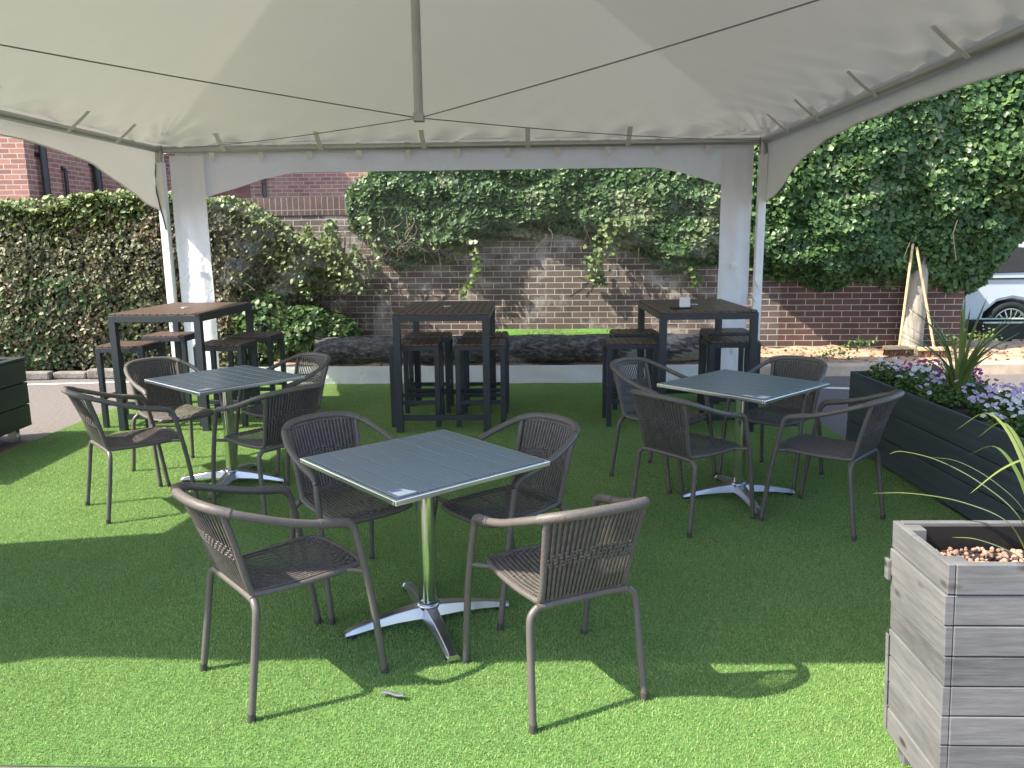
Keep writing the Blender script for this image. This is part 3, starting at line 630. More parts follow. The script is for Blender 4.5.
# dark green planter on castors at the left edge
t = thing('wheeled_planter', 'dark green wooden planter box on castors at the left edge', 'planter', (-4.05, 6.52, 0), 0)
x0, y0 = -.62, -1.5
b = MB(); boards(b, -.024, 0, y0, 0, .12, .68, 3, 'x+', .008, .002); b.build('side_boards', M['planter_green'], t, bevel=.003)
b = MB(); boards(b, x0, -.025, -.024, 0, .12, .68, 3, 'y+', .008, .002); b.build('end_boards', M['planter_green'], t, bevel=.003)
b = MB(); boards(b, x0, -.025, y0, y0 + .024, .12, .68, 3, 'y-', .008, .002); b.build('end_boards', M['planter_green'], t, bevel=.003)
b = MB(); boards(b, x0 - .025, x0 - .001, y0, 0, .12, .68, 3, 'x-', .008, .002); b.build('side_boards', M['planter_green'], t, bevel=.003)
MB().box(x0 - .02, .012, -.06, .012, .682, .70).box(x0 - .02, .012, y0 - .012, y0 + .06, .682, .70).box(-.06, .012, y0 + .061, -.061, .682, .70).box(x0 - .02, x0 + .05, y0 + .061, -.061, .682, .70).build('top_rim', M['planter_green'], t, bevel=.003)
MB().box(x0, -.026, y0 + .026, -.026, .4, .62).build('compost', M['compost'], t)
for x, y in ((-.09, -.12), (-.09, y0 + .12), (x0 + .09, -.12), (x0 + .09, y0 + .12)):
    w = MB().lathe([(0, -.018), (.045, -.018), (.05, -.012), (.05, .012), (.045, .018), (0, .018)], 20, Matrix.Translation((x, y, .05)) @ Matrix.Rotation(R(90), 4, 'X') @ Matrix.Rotation(R(0), 4, 'Y')).build('castor_wheel', M['grey_alu'], t)
    MB().box(x - .035, x + .035, y - .028, y - .022, .05, .118).box(x - .035, x + .035, y + .022, y + .028, .05, .118).build('castor_fork', M['grey_alu'], w)

# ------------------------------------------------------------------ plants in planters
def ribbon(b, pts, w, up=(0, 0, 1), tint=None):
    P = smoothpath(pts, 6); n = len(P)
    for i in range(n - 1):
        pass
    vs = []
    for i, p in enumerate(P):
        t_ = (P[min(i + 1, n - 1)] - P[max(i - 1, 0)]).normalized(); s = t_.cross(Vector(up));
        if s.length < .05: s = t_.cross(Vector((1, 0, 0)))
        s.normalize(); q = i / (n - 1); ww = w * min(1, .55 + q * 3) * max(.04, (1 - q) ** .6) if q < 1 else 0
        nn = s.cross(t_); vs += [p - s * ww, p + nn * ww * .25, p + s * ww]
    fs = []
    for i in range(n - 1): fs += [(i * 3, i * 3 + 1, i * 3 + 4, i * 3 + 3), (i * 3 + 1, i * 3 + 2, i * 3 + 5, i * 3 + 4)]
    b.add(vs, fs, True)
def addtint(o, k, per):  # per-leaf tint on contiguous vertex runs
    me = o.data; vals = []
    i = 0
    for cnt, tv in per: vals += [tv] * cnt
    at = me.attributes.new('tint', 'FLOAT', 'POINT'); at.data.foreach_set('value', vals[:len(me.vertices)])
def sword_plant(name, label, base, blades, wid):
    b = MB(); per = []
    for pts in blades:
        n0 = len(b.v); ribbon(b, pts, wid * random.uniform(.8, 1.15)); per.append((len(b.v) - n0, random.uniform(.3, .9)))
    o = b.build(name, M['sword']); addtint(o, 'tint', per); tag(o, label, 'plant'); return o
base = Vector((2.86, 4.98, .545)); bl = []
for k in range(34):
    a = random.uniform(0, 6.283); e = random.uniform(.2, 1.0) ** .8; Ln = random.uniform(.42, .80); o_ = Vector((math.cos(a), math.sin(a), 0))
    bl.append([base + o_ * .015, base + o_ * (.04 + .10 * e) + Vector((0, 0, Ln * .5)), base + o_ * (.10 + .42 * e) + Vector((0, 0, Ln * (1 - .22 * e)))])
sword_plant('cordyline', 'spiky upright cordyline among the flowers in the long dark planter', base, bl, .017)
base = Vector((1.46, 2.06, .70))
def off(*p): return [Vector(q) for q in p]
bl = [off((1.45, 2.07, .71), (1.375, 2.085, .845), (1.25, 2.10, .905), (1.11, 2.11, .930), (.995, 2.115, .930)),
      off((1.455, 2.06, .71), (1.405, 2.09, .86), (1.32, 2.14, .945), (1.22, 2.19, 1.0), (1.13, 2.22, 1.02), (1.095, 2.23, 1.01)),
      off((1.46, 2.07, .71), (1.42, 2.09, .87), (1.345, 2.12, .955), (1.26, 2.16, 1.005), (1.18, 2.18, 1.015)),
      off((1.47, 2.06, .71), (1.445, 2.05, .89), (1.405, 2.03, 1.015), (1.355, 2.01, 1.055), (1.28, 2.00, 1.03), (1.20, 1.995, .965)),
      off((1.45, 2.05, .71), (1.37, 2.05, .775), (1.27, 2.055, .815), (1.20, 2.06, .82)),
      off((1.46, 2.03, .71), (1.49, 1.99, .79), (1.53, 1.95, .86), (1.60, 1.9, .93))]
for k in range(16):
    a = random.uniform(-1.6, 1.7); o_ = Vector((math.cos(a), math.sin(a), 0)); Ln = random.uniform(.35, .55)
    bl.append([base + o_ * .01, base + o_ * .10 + Vector((0, 0, Ln * .55)), base + o_ * .26 + Vector((0, 0, Ln * .8)), base + o_ * .42 + Vector((0, 0, Ln * .62))])
sword_plant('spiky_plant', 'spiky plant with long arching yellow-green blades in the pale grey planter', base, bl, .0105)

def flower_clump(i, x, y, r, petal, label, count, hz=.16):
    t = thing('flowering_plant', label, 'flowers', (x, y, .545), 0, 'bedding flowers in the long dark planter')
    n = int(1300 * (r / .2) ** 2); a = RNG.uniform(0, 6.283, n); q = np.sqrt(RNG.uniform(0, 1, n)) * r; z = RNG.uniform(0, 1, n) * hz * (1 - (q / r) ** 2 * .6)
    P = np.stack([np.cos(a) * q, np.sin(a) * q, z], 1); Nn = RNG.normal(size=(n, 3)) * .6 + np.stack([np.cos(a) * .4, np.sin(a) * .4, np.full(n, .9)], 1)
    leaves('foliage', M['flower_leaf'], P, Nn, RNG.uniform(.016, .034, n), t)
    m_ = min(95, int(count * .75)); a = RNG.uniform(0, 6.283, m_); q = np.sqrt(RNG.uniform(0, 1, m_)) * r * 1.05; z = hz * (1 - (q / r) ** 2 * .5) + RNG.uniform(0, .05, m_)
    for c_ in np.stack([np.cos(a) * q, np.sin(a) * q, z], 1):
        P = []; Nn = []; nn = Vector((random.gauss(-.2, .4), random.gauss(-.4, .4), 1)).normalized(); u_ = nn.cross(Vector((1, .3, 0))).normalized(); v_ = nn.cross(u_)
        for k in range(5): th = k * 1.2566; d_ = u_ * math.cos(th) + v_ * math.sin(th); P.append(Vector(c_) + d_ * .009); Nn.append(nn + d_ * .3)
        leaves('bloom', petal, np.array(P), np.array(Nn), RNG.uniform(.012, .021, 5), t, aspect=1, droop=0)
    return t
fl = [(2.78, 5.80, .15, 'petal_white', 'sparse trailing greenery with white flowers at the far end of the long planter', 30),
 (2.98, 5.62, .20, 'petal_purple', 'deep magenta flowers near the far end of the long planter', 55), (2.82, 5.35, .18, 'petal_white', 'white flower clump left of the cordyline in the long planter', 60),
 (3.05, 5.30, .20, 'petal_purple', 'magenta flower clump just behind the cordyline', 60), (2.80, 5.02, .16, 'petal_lilac', 'small lilac flowers before the cordyline', 30),
 (2.98, 4.62, .22, 'petal_lilac', 'broad pale lilac flower clump right of the cordyline', 190), (2.84, 4.32, .19, 'petal_white', 'low whitish flowers on the near rim of the long planter', 90),
 (3.08, 4.22, .20, 'petal_purple', 'purple and magenta flowers at the right edge of the photo', 70), (2.92, 3.92, .2, 'petal_lilac', 'leafy clump with few lilac flowers, nearest in the long planter', 25), (3.05, 3.55, .2, 'petal_white', 'white flower clump beyond the right edge', 40)]
for i, (x, y, r_, pm, lab, cnt) in enumerate(fl): flower_clump(i, x, y, r_, M[pm], lab, cnt)

# ------------------------------------------------------------------ walls
WY = -.075   # wall yaw
t = thing('boundary_wall', 'long old dark brick boundary wall behind the marquee, whitened in patches', 'wall', (0, 10.25, 0), WY)
MB().box(-9, 3.4, 0, .33, -.05, 1.93).build('brickwork', M['brick_dark'], t)
MB().box(-9, 3.4, -.012, .342, 1.932, 2.16).build('coping', M['soldier'], t)
MB().box(3.402, 5.62, .002, .33, -.05, 2.0).build('brickwork', M['brick_dark2'], t, label='cleaner dark red brickwork beside the tree')

t = thing('brick_house', 'red brick house corner behind the hedge at the far left with black drainpipes', 'house', (-7.19, 12.2, 0), 0)
MB().box(-9, 0, 0, .3, 0, 6.2).build('front_wall', M['brick_red'], t)
MB().box(-.3, 0, .302, 7.5, 0, 6.2).build('side_wall', M['brick_red_side'], t)
for y, r_ in ((.32, .055), (1.9, .07)):
    p = MB().tube([(.09, y, 0), (.09, y, 6.0)], r_, 12).build('drainpipe', M['pipe'], t)
    for z in (1.2, 2.9, 4.6): MB().box(0.0, .03, y - r_ - .03, y + r_ + .03, z, z + .06).build('pipe_bracket', M['pipe'], p)
MB().tube([(.06, .95, 2.2), (.06, .95, 2.75)], .03, 8).tube([(.06, .95, 2.75), (0, .95, 2.8)], .03, 8).build('vent_pipe', M['pipe'], t)
MB().prism([(-9.4, 6.2), (.4, 6.2), (-.2, 7.6), (-9, 7.6)], -.4, 8).build('roof', M['roof_tile'], t)
t = thing('brick_outbuilding', 'red brick building with a dark red panel above the boundary wall, left of the ivy', 'building', (-7.2, 16.5, 0), 0)
MB().box(.005, 9, 0, .3, 0, 5.2).build('front_wall', M['brick_red'], t)
MB().box(1.2, 1.95, -.04, -.002, 1.8, 4.1).build('red_panel', M['red_panel'], t, bevel=.01)
MB().tube([(2.25, -.06, 0), (2.25, -.06, 5.2)], .04, 10).build('drainpipe', M['pipe'], t)
MB().prism([(-.2, 5.2), (9.2, 5.2), (8.8, 6.6), (.4, 6.6)], -.4, 5).build('roof', M['roof_tile'], t)

# ------------------------------------------------------------------ hedge
def blobface(n, x0, x1, z0, z1, yf, seed, topc=None):
    x = RNG.uniform(x0, x1, n); z = RNG.uniform(z0, z1, n); return x, z
t = thing('hedge', 'tall dense copper and green clipped hedge along the left boundary', 'hedge', (-2.6, 9.72, 0), 0)
HX0, HX1 = -7.0, .15   # local x, hedge ends near the wall shrub
def hy(x, z): # front face local y (negative is towards camera)
    q = np.stack([x * 1.0, z * 1.3, x * 0], 1); return .0 + .05 * (x + 3.5) / 3.5 * 0 + .10 * vnoise(q, 3) - .07 * vnoise(q * 3.1, 4) + .25 * np.clip((z - 1.6) / .7, 0, 1) ** 2 + .10 * np.clip((.5 - z) / .5, 0, 1) + np.clip((x + .9) / 1.0, 0, 1) ** 1.6 * .35
def htop(x): return 2.12 + .10 * vnoise(np.stack([x, x * 0, x * 0], 1) * 1.2, 8) - .75 * np.clip((x + .95) / 1.1, 0, 1) ** 1.5
b = MB(); xs = np.linspace(HX0, HX1, 60); zs = np.linspace(0, 1, 18)
pts = []
for zz in zs:
    zt = htop(xs) * zz; y = hy(xs, zt) + .13; pts += list(zip(xs, y, zt - .06 * zz))
for dy in (.5, .9): pts += list(zip(xs, np.full(60, dy), htop(xs) - .1))
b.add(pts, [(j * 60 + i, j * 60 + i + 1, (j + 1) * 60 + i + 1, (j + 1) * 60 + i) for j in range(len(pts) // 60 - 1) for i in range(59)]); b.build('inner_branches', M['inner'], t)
def hedge_leaves(n, zlo, zhi, mat, size, name, depth=.14, nseed=5, thr=None, xr=(HX0, HX1)):
    x = RNG.uniform(xr[0], xr[1], n); f = RNG.uniform(zlo, zhi, n); z = f * htop(x); d = RNG.uniform(0, 1, n) ** 1.5 * depth
    y = hy(x, z) + d - .03; q = np.stack([x, y, z], 1); nz_ = vnoise(q * 2.2, nseed)
    if thr is not None: k = nz_ > thr; q = q[k]; nz_ = nz_[k]
    m_ = len(q); Nn = RNG.normal(size=(m_, 3)) * .55 + np.array([0, -1, .35]); tint = np.clip(RNG.normal(.42, .22, m_) + .2 * nz_, 0, 1)
    return leaves(name, mat, q, Nn, RNG.uniform(size * .7, size * 1.3, m_), t, tint=tint)
hedge_leaves(38000, .03, 1.0, M['hedge_leaf'], .045, 'copper_leaves')
hedge_leaves(9000, .03, .6, M['ivy'], .055, 'green_leaves', thr=.05)
hedge_leaves(7000, .2, 1.0, leafmat('russet_leaf', (.09, .04, .02), (.19, .09, .05), (.30, .18, .10)), .045, 'russet_leaves', thr=.1, nseed=9)
# leafy top
n = 17000; x = RNG.uniform(HX0, HX1, n); y = np.where(RNG.uniform(0, 1, n) < .33, RNG.uniform(-.04, .12, n), RNG.uniform(0, .95, n)); z = htop(x) + np.where(y < .12, -RNG.uniform(0, 1, n) ** 2 * .5 - .12 * vnoise(np.stack([x, x * 0, x * 0], 1) * 2.4, 33), RNG.uniform(-.14, .08, n)) + .06 * vnoise(np.stack([x, y, x * 0], 1) * 3, 21) 
q = np.stack([x, y + .05, z], 1); Nn = RNG.normal(size=(n, 3)) * .6 + np.array([-.5, -.6, .8]); leaves('top_shoots', M['fresh_leaf'], q, Nn, RNG.uniform(.03, .085, n), t, tint=RNG.normal(.42, .28, n))
# twigs poking out
b = MB()
for k in range(160):
    x = random.uniform(HX0, HX1 - .3) if k < 70 else random.uniform(-1.7, -.1); z = random.uniform(.4, 2.0) if k < 70 else random.uniform(.3, 1.7)
    y = float(hy(np.array([x]), np.array([z]))[0]); p = Vector((x, y + .06, z)); d_ = Vector((random.gauss(0, .5), -.25 + random.gauss(0, .15), random.gauss(.1, .5))).normalized() * random.uniform(.12, .34)
    b.tube([p, p + d_ * .5 + Vector((0, 0, .01)), p + d_], .003, 4)
b.build('twigs', M['twig'], t)
# low stones at the hedge foot
for k in range(6):
    x = -6.6 + k * .42
    s = MB().box(-.2, .2, -.07, .07, 0, random.uniform(.07, .13)).build('edging_stone', M['stone_grey'], bevel=.02); s.location = (x, 9.40 + .12 * (k % 2) * .3 + .02 * k, .0); s.rotation_euler[2] = random.uniform(-.06, .06)
    tag(s, 'rough pale edging stone at the foot of the hedge', 'edging stone', 'edging stones at the foot of the hedge')

# ------------------------------------------------------------------ ivy and shrubs
def wally(x): return 10.25 + math.tan(WY) * x
def ivy_mass(name, label, cat, poly_low, ztop, xr, n, depth, mats, seed, size, lobed=True, ybase=None, stems=0, fringe=.10):
    t = thing(name, label, cat, (0, 0, 0), 0)
    lx = np.array([p[0] for p in poly_low]); lz = np.array([p[1] for p in poly_low])
    x = RNG.uniform(*xr, n); lo = np.interp(x, lx, lz) + .06 * vnoise(np.stack([x, x * 0, x * 0], 1) * 6, seed); hi = np.interp(x, [a for a, _ in ztop], [c_ for _, c_ in ztop])
    z = lo + (hi - lo) * RNG.uniform(0, 1, n); yb = (10.25 + math.tan(WY) * x) if ybase is None else ybase(x, z)
    q0 = np.stack([x, z, x * 0], 1); bulge = depth * (.62 + .35 * vnoise(q0 * 1.4, seed + 1) + .18 * vnoise(q0 * 4, seed + 2)) * np.clip((z - lo) / .25, .25, 1)
    bulge = np.clip(bulge, .04, None); dd = RNG.uniform(0, 1, n) ** 1.4 * .16
    q = np.stack([x, yb - bulge + dd, z], 1); nz_ = vnoise(q * 2.3, seed + 3)
    Nn = RNG.normal(size=(n, 3)) * .42 + np.array([-.1, -1, .45]); sizes = RNG.uniform(size * .65, size * 1.3, n)
    for k, (mt, a, c_) in enumerate(mats):
        s = (nz_ >= a) & (nz_ < c_); leaves('leaves' if k == 0 else 'pale_leaves', mt, q[s], Nn[s], sizes[s], t, aspect=.95, lobed=lobed, tint=np.clip(RNG.normal(.45, .22, s.sum()) + .12 * nz_[s], 0, 1))
    # inner mass
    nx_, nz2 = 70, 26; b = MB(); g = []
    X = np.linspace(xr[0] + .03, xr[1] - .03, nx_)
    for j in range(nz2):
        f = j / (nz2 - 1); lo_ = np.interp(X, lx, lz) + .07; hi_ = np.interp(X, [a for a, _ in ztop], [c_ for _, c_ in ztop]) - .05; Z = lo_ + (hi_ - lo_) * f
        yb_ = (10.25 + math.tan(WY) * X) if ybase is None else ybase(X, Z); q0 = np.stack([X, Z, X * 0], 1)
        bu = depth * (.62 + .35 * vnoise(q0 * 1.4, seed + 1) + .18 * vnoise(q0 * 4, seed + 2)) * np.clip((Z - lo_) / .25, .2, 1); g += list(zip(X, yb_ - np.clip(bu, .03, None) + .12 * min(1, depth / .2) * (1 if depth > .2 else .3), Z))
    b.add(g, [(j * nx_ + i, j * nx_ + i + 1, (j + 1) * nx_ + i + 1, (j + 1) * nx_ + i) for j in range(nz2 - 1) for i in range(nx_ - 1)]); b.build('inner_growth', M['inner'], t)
    return t
low = [(-2.0, 1.75), (-1.75, 1.45), (-1.5, 1.28), (-1.2, 1.25), (-.9, 1.32), (-.55, 1.45), (-.1, 1.62), (.4, 1.66), (.9, 1.62), (1.15, 1.5), (1.5, 1.45), (1.9, 1.2), (2.3, 1.18), (2.7, 1.3), (3.0, 1.25)]
iv = ivy_mass('wall_ivy', 'thick dark green ivy hanging over the top of the long brick wall', 'ivy', low, [(-2.1, 2.2), (-1.6, 2.55), (0, 2.75), (3, 2.8)], (-2.05, 2.95), 36000, .34, [(M['ivy'], -9, .28), (M['ivy_pale'], .28, 9)], 40, .054)
# bare stems under the ivy and trailing strands
b = MB()
for k in range(80):
    x = random.uniform(-1.85, -.75) if k < 62 else random.uniform(-.7, 2.6); y = wally(x) - random.uniform(.03, .2); z = random.uniform(1.3, 1.75); L = random.uniform(.15, .5)
    b.tube(smoothpath([(x, y, z + L * .6), (x + random.gauss(0, .06), y - .03, z + .1), (x + random.gauss(0, .12), y, z - random.uniform(.02, .15))], 3), random.uniform(.003, .008), 5)
b.build('bare_stems', M['twig'], iv)
P = []; Nn = []
for x0, z0, z1, wdt in ((-.52, 1.65, .85, .035), (1.15, 1.85, 1.02, .08), (-1.75, 1.9, 1.2, .04), (2.25, 1.7, 1.0, .06)):
    for k in range(int(150 * (z0 - z1) * (wdt / .06))):
        f = random.random(); x = x0 + .1 * math.sin(f * 5 + x0) + random.gauss(0, wdt * (1.2 - f * .6)); P.append((x, wally(x) - .06 - random.random() * .1 - .14 * (1 - f), z0 + (z1 - z0) * f)); Nn.append((random.gauss(-.1, .4), -1, random.gauss(.4, .4)))
leaves('trailing_shoots', leafmat('trailing_ivy_leaf', (.05, .10, .025), (.13, .20, .05), (.26, .33, .12), .42, .3), np.array(P), np.array(Nn), RNG.uniform(.04, .07, len(P)), iv, aspect=.95, lobed=True)

# ivy-clad tree at the right
lowR = [(2.75, 1.35), (3.1, 1.12), (3.5, 1.05), (3.8, .95), (4.2, 1.0), (4.6, .98), (4.9, .95), (5.3, .82), (5.6, .80), (5.85, .95), (6.05, 1.3), (6.3, 1.75), (6.8, 2.3)]
def tby(x, z): return 10.02 - .55 * np.clip((z - .8) / 1.6, 0, 1) * np.clip((x - 2.9) / 1.2, 0, 1)
tr_ = ivy_mass('ivy_clad_tree', 'big ivy-smothered tree overhanging the brick wall on the right', 'tree', lowR, [(2.7, 3.0), (3.2, 3.9), (4.2, 4.4), (6.8, 4.6)], (2.75, 6.8), 42000, .50, [(M['ivy'], -9, .42), (M['ivy_pale'], .42, 9)], 60, .060, ybase=tby)
b = MB(); b.tube(smoothpath([(4.93, 9.72, .12), (4.935, 9.70, .5), (4.95, 9.72, 1.0), (4.96, 9.8, 1.7), (5.0, 9.9, 2.6)], 5), [.155, .145, .138, .133, .13, .128, .127, .126, .125, .124, .123, .122, .121, .12, .12, .119, .118, .117, .116, .115, .11], 14); b.build('trunk', M['bark'], tr_)
b = MB()
for k in range(3):
    x = random.uniform(3, 6.2); z = random.uniform(1.1, 2.6); y = float(tby(np.array([x]), np.array([z]))[0]) - random.uniform(.25, .5)
    b.tube([(x, y, z), (x + random.gauss(0, .05), y - .02, z - .15), (x + random.gauss(0, .08), y, z - random.uniform(.2, .5))], .004, 4)
b.build('hanging_twigs', M['twig'], tr_)
for cx_, cz_, rr_, nn_ in ((4.55, 3.05, .34, 700), (5.0, 3.12, .36, 800), (5.4, 3.05, .26, 450), (4.15, 2.75, .16, 200)):
    d_ = RNG.normal(size=(nn_, 3)); d_ /= np.linalg.norm(d_, axis=1)[:, None]; P = d_ * [rr_, .16, rr_ * .5] * RNG.uniform(.5, 1, (nn_, 1)) + [cx_, 9.33, cz_]
    leaves('flowering_ivy_leaves', M['ivy_pale'], P, d_ + [0, -.6, .5], RNG.uniform(.04, .07, nn_), tr_, aspect=.8)
# a back layer of the crown so that no gap opens to the side
def blob(cx_, cy_, cz_, rx, ry, rz, n, mat, size, parent, name='crown_leaves'):
    d_ = RNG.normal(size=(n, 3)); d_ /= np.linalg.norm(d_, axis=1)[:, None]; q = d_ * (1 + .14 * vnoise(d_ * 3, int(cx_ * 10) % 50)[:, None] - .12 * RNG.uniform(0, 1, n)[:, None])
    P = q * [rx, ry, rz] + [cx_, cy_, cz_]; return leaves(name, mat, P, d_ + RNG.normal(size=(n, 3)) * .5 + [0, 0, .3], RNG.uniform(size * .7, size * 1.3, n), parent, aspect=.95, lobed=True)
for a in ((3.6, 9.9, 2.6, .9, .55, 1.2, 2600), (5.9, 9.6, 2.7, .85, .7, .95, 3000), (6.5, 9.8, 3.1, .8, .7, .95, 2400)): blob(*a[:6], a[6] * 2, M['ivy'], .062, tr_)
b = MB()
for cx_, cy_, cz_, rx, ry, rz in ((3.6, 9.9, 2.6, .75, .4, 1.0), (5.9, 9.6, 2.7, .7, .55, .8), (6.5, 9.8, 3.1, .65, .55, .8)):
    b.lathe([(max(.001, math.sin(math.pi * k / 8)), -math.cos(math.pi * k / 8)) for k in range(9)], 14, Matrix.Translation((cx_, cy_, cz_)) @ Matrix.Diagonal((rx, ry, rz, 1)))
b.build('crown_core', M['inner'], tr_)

# yellow-green climber between hedge and wall, low shrub with pale heads
t = thing('climbing_plant', 'yellow-green climber on the brick wall between the hedge and the ivy', 'climber')
n = 2600; x = RNG.normal(-2.35, .27, n); z = RNG.uniform(.95, 1.85, n) ; k = z < 1.72 + .16 * np.sin(x * 19) - 1.4 * np.abs(x + 2.35) ** 1.6 + .05; x, z = x[k], z[k]; n = len(x)
leaves('leaves', M['fresh_leaf'], np.stack([x, 10.40 - .16 - .30 * RNG.uniform(0, 1, n) - .06 * x * 0, z], 1), RNG.normal(size=(n, 3)) * .5 + [0, -1, .5], RNG.uniform(.035, .07, n), t)
b = MB()
for k in range(16):
    x = random.gauss(-2.35, .22); b.tube(smoothpath([(x, 10.3, .2), (x + random.gauss(0, .08), 10.25, .9), (x + random.gauss(0, .1), 10.3, 1.7)], 4), .006, 5)
b.build('stems', M['twig'], t)
t = thing('leafy_shrub', 'low leafy shrub with round pale green heads by the white skirt', 'shrub')
for a in ((-2.55, 9.75, .42, .45, .35, .42, 1500), (-2.15, 9.8, .36, .32, .3, .34, 900), (-3.0, 9.7, .45, .4, .3, .5, 900)): blob(*a, M['ivy'], .06, t, 'leaves')
for k in range(26):
    c_ = Vector((random.uniform(-2.9, -2.0), random.uniform(9.42, 9.6), random.uniform(.45, .82))); d_ = RNG.normal(size=(24, 3)); d_ /= np.linalg.norm(d_, axis=1)[:, None]
    leaves('flower_head', M['fresh_leaf'], d_ * .03 + np.array(c_), d_, .024, t)
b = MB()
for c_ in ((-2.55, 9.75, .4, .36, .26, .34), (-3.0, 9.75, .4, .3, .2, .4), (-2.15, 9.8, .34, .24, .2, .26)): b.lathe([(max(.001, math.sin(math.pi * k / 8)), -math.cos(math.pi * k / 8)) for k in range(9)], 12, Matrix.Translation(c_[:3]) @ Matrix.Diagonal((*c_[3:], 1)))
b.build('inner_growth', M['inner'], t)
# small weeds in the bed
for k, (x, y) in enumerate(((3.9, 9.45), (5.35, 9.6), (5.7, 9.55), (4.35, 9.75))):
    n = 90; q = RNG.normal(size=(n, 3)) * [.09, .07, .05] + [x, y, bedz(x, y) + .07 + (.1 if k in (1, 2) else 0)]
    o = leaves('weed', M['fresh_leaf'] if k % 2 == 0 else M['ivy'], q, RNG.normal(size=(n, 3)) + [0, -.5, 1], RNG.uniform(.02, .045, n)); tag(o, ('small bright weed in the sandy bed', 'straggly weed right of the tree foot', 'leafy weed near the end of the kerb', 'weed against the wall left of the tree')[k], 'weed', 'weeds in the sandy bed')

# ------------------------------------------------------------------ rolls of turf
t = thing('wrapped_turf_roll', 'long roll of artificial turf wrapped in creased black plastic by the wall', 'turf roll', (0, 9.45, .30), -.03)
def RP(u, v):
    x = -2.35 + 4.65 * u; a = 2 * math.pi * v; r_ = .165 + .006 * math.sin(x * 9 + a * 3) + .006 * abs(math.sin(a * 7 + x * 9 + 2 * math.sin(x * 5))) + .006 * abs(math.sin(x * 23 + 5 * math.sin(a * 2 + x))) + .004 * math.sin(a * 19 - x * 37)
    return Vector((x, r_ * math.cos(a), r_ * math.sin(a) - .0))
MB().grid(RP, 420, 60).build('plastic_wrap', M['black_wrap'], t)
b = MB(); th = [k * .25 for k in range(110)]; b.tube([(2.30, (.155 - .0052 * a) * math.cos(a), (.155 - .0052 * a) * math.sin(a)) for a in th], .008, 4); b.build('rolled_edge', M['turf_base'], t)
MB().tube([(2.24, 0, 0), (2.28, 0, 0)], .155, 24).build('roll_core', M['compost'], t)
MB().tube([(1.35, 0, 0), (2.0, 0, 0), (2.305, 0, 0)], .1735, 28, caps=False).build('backing_wrap', simple('grey_turf_backing', (.34, .32, .28), .8, var=.3, scale=30, bmp=.6), t)
t = thing('loose_turf', 'loose rolled strip of bright green turf behind the black wrapped roll', 'turf roll', (.35, 9.83, .385), -.04)
b = MB(); b.grid(lambda u, v: Vector((-.55 + 1.6 * u, .12 * math.cos(2 * math.pi * v) * (1 + .1 * math.sin(u * 17)), .105 * math.sin(2 * math.pi * v) * (1 + .1 * math.sin(u * 11)))), 80, 20); b.build('rolled_pile', simple('turf_pile', (.13, .30, .05), .9, var=.3, scale=60, bmp=1, bdist=.01), t)
n = 3000; u = RNG.uniform(-.55, 1.05, n); v = RNG.uniform(0, 3.14, n); P = np.stack([u, .12 * np.cos(v), .105 * np.sin(v) + .006], 1); leaves('blades', M['blade'], P, RNG.normal(size=(n, 3)) * .6 + np.stack([u * 0, np.cos(v), np.sin(v)], 1), .022, t, aspect=.3)

# ------------------------------------------------------------------ brooms
def broom(x, y, rz, top, label):
    z0 = bedz(x, y); t = thing('broom', label, 'broom', (x, y, z0), rz, 'brooms leaning on the tree trunk')
    b = MB()
    for k in range(180):
        px, py = random.uniform(-.18, .18), random.uniform(-.022, .022); b.tube([(px, py, .075), (px + random.gauss(0, .006), py + random.gauss(0, .010), .0)], .0035, 4)
    hd = MB().box(-.19, .19, -.032, .032, .073, .118).build('broom_head', M['broom_wood'], t, bevel=.008); b.build('bristles', M['bristle'], hd)
    inv = (Matrix.Translation((x, y, z0)) @ Matrix.Rotation(rz, 4, 'Z')).inverted(); tp = inv @ Vector(top)
    MB().tube([(0, 0, .10), tp], .0155, 12).build('handle', M['broom_wood'], t); return t
broom(4.64, 9.40, .05, (4.77, 9.535, 1.50), 'left-hand wooden broom leaning against the pale tree trunk')
broom(5.06, 9.40, -.03, (4.80, 9.50, 1.46), 'right-hand wooden broom leaning against the pale tree trunk')

# ------------------------------------------------------------------ car behind the wall and black trailer
t = thing('parked_car', 'pale blue-white parked car half hidden behind the ivy at the right edge', 'car', (6.1, 11.0, 0), 0)
prof = [(-2.1, .32), (-2.12, .75), (-1.95, 1.0), (-1.35, 1.08), (-.75, 1.46), (.6, 1.52), (1.5, 1.42), (2.0, 1.05), (2.1, .8), (2.1, .32), (1.27, .30), (1.22, .52), (1.05, .67), (.85, .71), (.65, .67), (.48, .52), (.43, .30), (-.95, .30), (-1.0, .52), (-1.17, .67), (-1.37, .71), (-1.57, .67), (-1.72, .52), (-1.77, .30)]
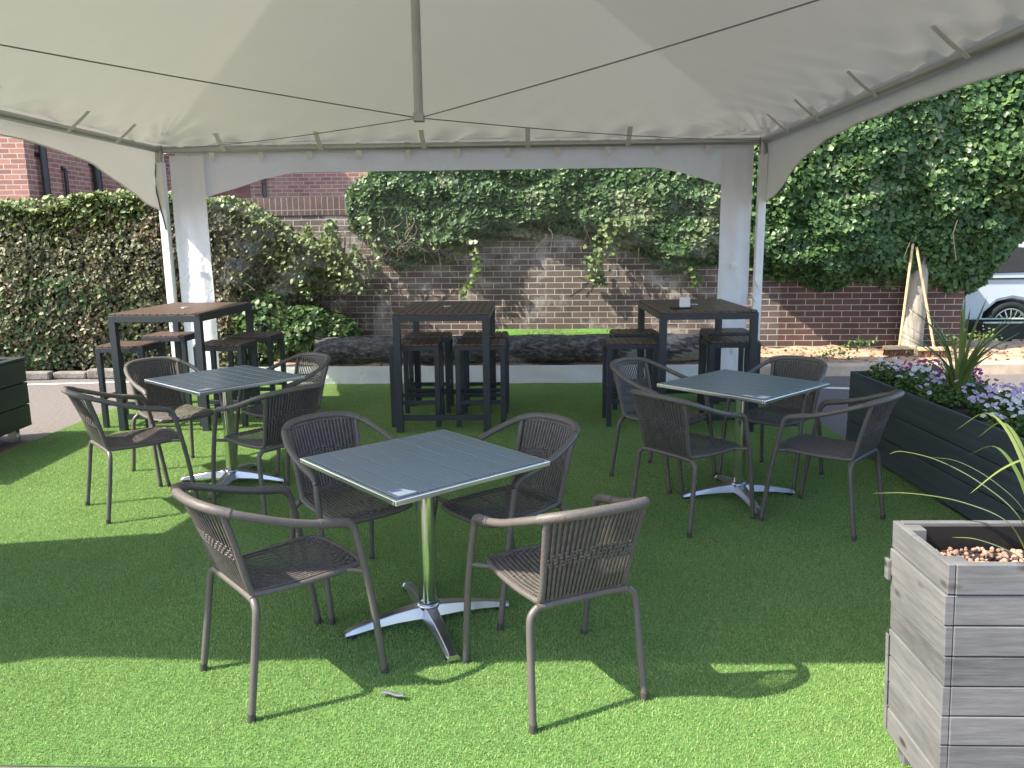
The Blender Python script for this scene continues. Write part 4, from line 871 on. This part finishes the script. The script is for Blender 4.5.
# body as side profile with rounded edges
MB().prism(prof, 0, 1.7).build('body', M['car_white'], t, bevel=.05)
MB().prism([(-1.15, 1.08), (-.7, 1.40), (-.05, 1.43), (-.05, 1.06)], -.012, .03).build('side_window', M['glass_dark'], t, bevel=.01)
MB().prism([(.03, 1.06), (.03, 1.44), (.6, 1.45), (1.35, 1.36), (1.6, 1.08)], -.012, .03).build('side_window', M['glass_dark'], t, bevel=.01)
MB().box(-1.9, 1.9, -.02, .0, .98, 1.0).build('trim_strip', M['black_gloss'], t)
MB().box(-.1, .12, -.15, -.01, 1.03, 1.13).build('wing_mirror', M['black_gloss'], t, bevel=.02)
for x in (-1.37, .85):
    Mw = Matrix.Translation((x, .10, .34)) @ Matrix.Rotation(R(90), 4, 'X')
    w = MB().lathe([(.0, -.1), (.33, -.1), (.34, -.08), (.34, .06), (.32, .085), (.235, .09), (.235, .07)], 36, Mw).build('wheel', M['rubber'], t)
    b = MB(); b.lathe([(.235, .088), (.225, .07), (.0, .05)], 36, Mw)
    b.build('wheel_dish', M['black_gloss'], w); b = MB(); b.lathe([(.238, .092), (.222, .095), (.215, .08)], 36, Mw)
    for k in range(16):
        a = k * math.pi / 8; b.tube([Mw @ Vector((.05 * math.cos(a), .05 * math.sin(a), .092)), Mw @ Vector((.225 * math.cos(a), .225 * math.sin(a), .086))], .009, 4)
    b.lathe([(.06, .08), (.055, .1), (0, .102)], 16, Mw); b.build('alloy_rim', M['alu_trim'], w)
t = thing('black_trailer', 'low black open trailer with a pale rim before the pale car wheel', 'trailer', (7.0, 10.36, 0), -.05)
MB().box(-.75, 1.2, 0, .5, .16, .20).box(-.75, -.72, 0, .5, .2, .44).box(1.17, 1.2, 0, .5, .2, .44).box(-.719, 1.169, 0, .03, .2, .44).box(-.719, 1.169, .47, .5, .2, .44).build('body', M['black_gloss'], t, bevel=.006)
MB().box(-.77, 1.22, -.015, .035, .442, .46).box(-.77, 1.22, .465, .515, .442, .46).build('pale_rim', simple('pale_green_rim', (.45, .55, .48), .5), t, bevel=.003)
MB().box(-.4, .9, -.012, -.002, .20, .23).build('lower_strip', M['grey_alu'], t); MB().box(.05, .3, -.02, -.003, .30, .38).build('tail_light', M['red_light'], t, bevel=.004)
for y in (.1, .4):
    MB().lathe([(.0, -.06), (.15, -.06), (.165, -.04), (.165, .04), (.15, .06), (0, .06)], 24, Matrix.Translation((.2, y, .165)) @ Matrix.Rotation(R(90), 4, 'X')).build('wheel', M['rubber'], t)

# grey scrap on the turf
b = MB(); b.tube(smoothpath([(0, 0, .026), (.03, -.008, .030), (.06, -.02, .027), (.085, -.026, .03)], 4), .011, 5, flat=.3, up=(0, 0, 1)); s = b.build('scrap', M['debris']); s.location = (-.485, 2.62, 0)
tag(s, 'small grey strip of torn tape lying on the sunlit front turf', 'litter')

# ------------------------------------------------------------------ light, world, camera
sun_dir = Vector((.87, .29, -1)).normalized()
L = bpy.data.lights.new('sun', 'SUN'); L.energy = 3.7; L.angle = R(.53); L.color = (1, .925, .77)
lo = bpy.data.objects.new('sun', L); COL.objects.link(lo); lo.rotation_euler = sun_dir.to_track_quat('-Z', 'Y').to_euler(); lo.location = (-8, -3, 12)
w = bpy.data.worlds.new('World'); sc.world = w; w.use_nodes = True; nt = w.node_tree; bg = nt.nodes['Background']; sk = nt.nodes.new('ShaderNodeTexSky'); sk.sky_type = 'NISHITA'; sk.sun_disc = False
sk.sun_elevation = math.asin(-sun_dir.z); sk.sun_rotation = math.atan2(-sun_dir.x, -sun_dir.y); sk.air_density = 1.0; sk.dust_density = 1.5; sk.ozone_density = 1
nt.links.new(sk.outputs[0], bg.inputs[0]); bg.inputs[1].default_value = .15
cam = bpy.data.cameras.new('camera'); cam.sensor_width = 36; cam.lens = 792.882 / 1024 * 36; cam.clip_end = 1000; cam.clip_start = .05
co = bpy.data.objects.new('camera', cam); COL.objects.link(co)
co.matrix_world = Matrix.Translation((0, 0, 1.647)) @ Matrix.Rotation(math.pi / 2 - .185, 4, 'X') @ Matrix.Rotation(-.011, 4, 'Z')
sc.camera = co
sc.render.engine = 'CYCLES'; sc.cycles.max_bounces = 8; sc.cycles.transparent_max_bounces = 12; sc.cycles.diffuse_bounces = 4; sc.cycles.caustics_reflective = False; sc.cycles.caustics_refractive = False
sc.view_settings.view_transform = 'Standard'; sc.view_settings.look = 'None'; sc.view_settings.exposure = 1.62; sc.view_settings.gamma = 1
sc.render.resolution_x = 1024; sc.render.resolution_y = 768
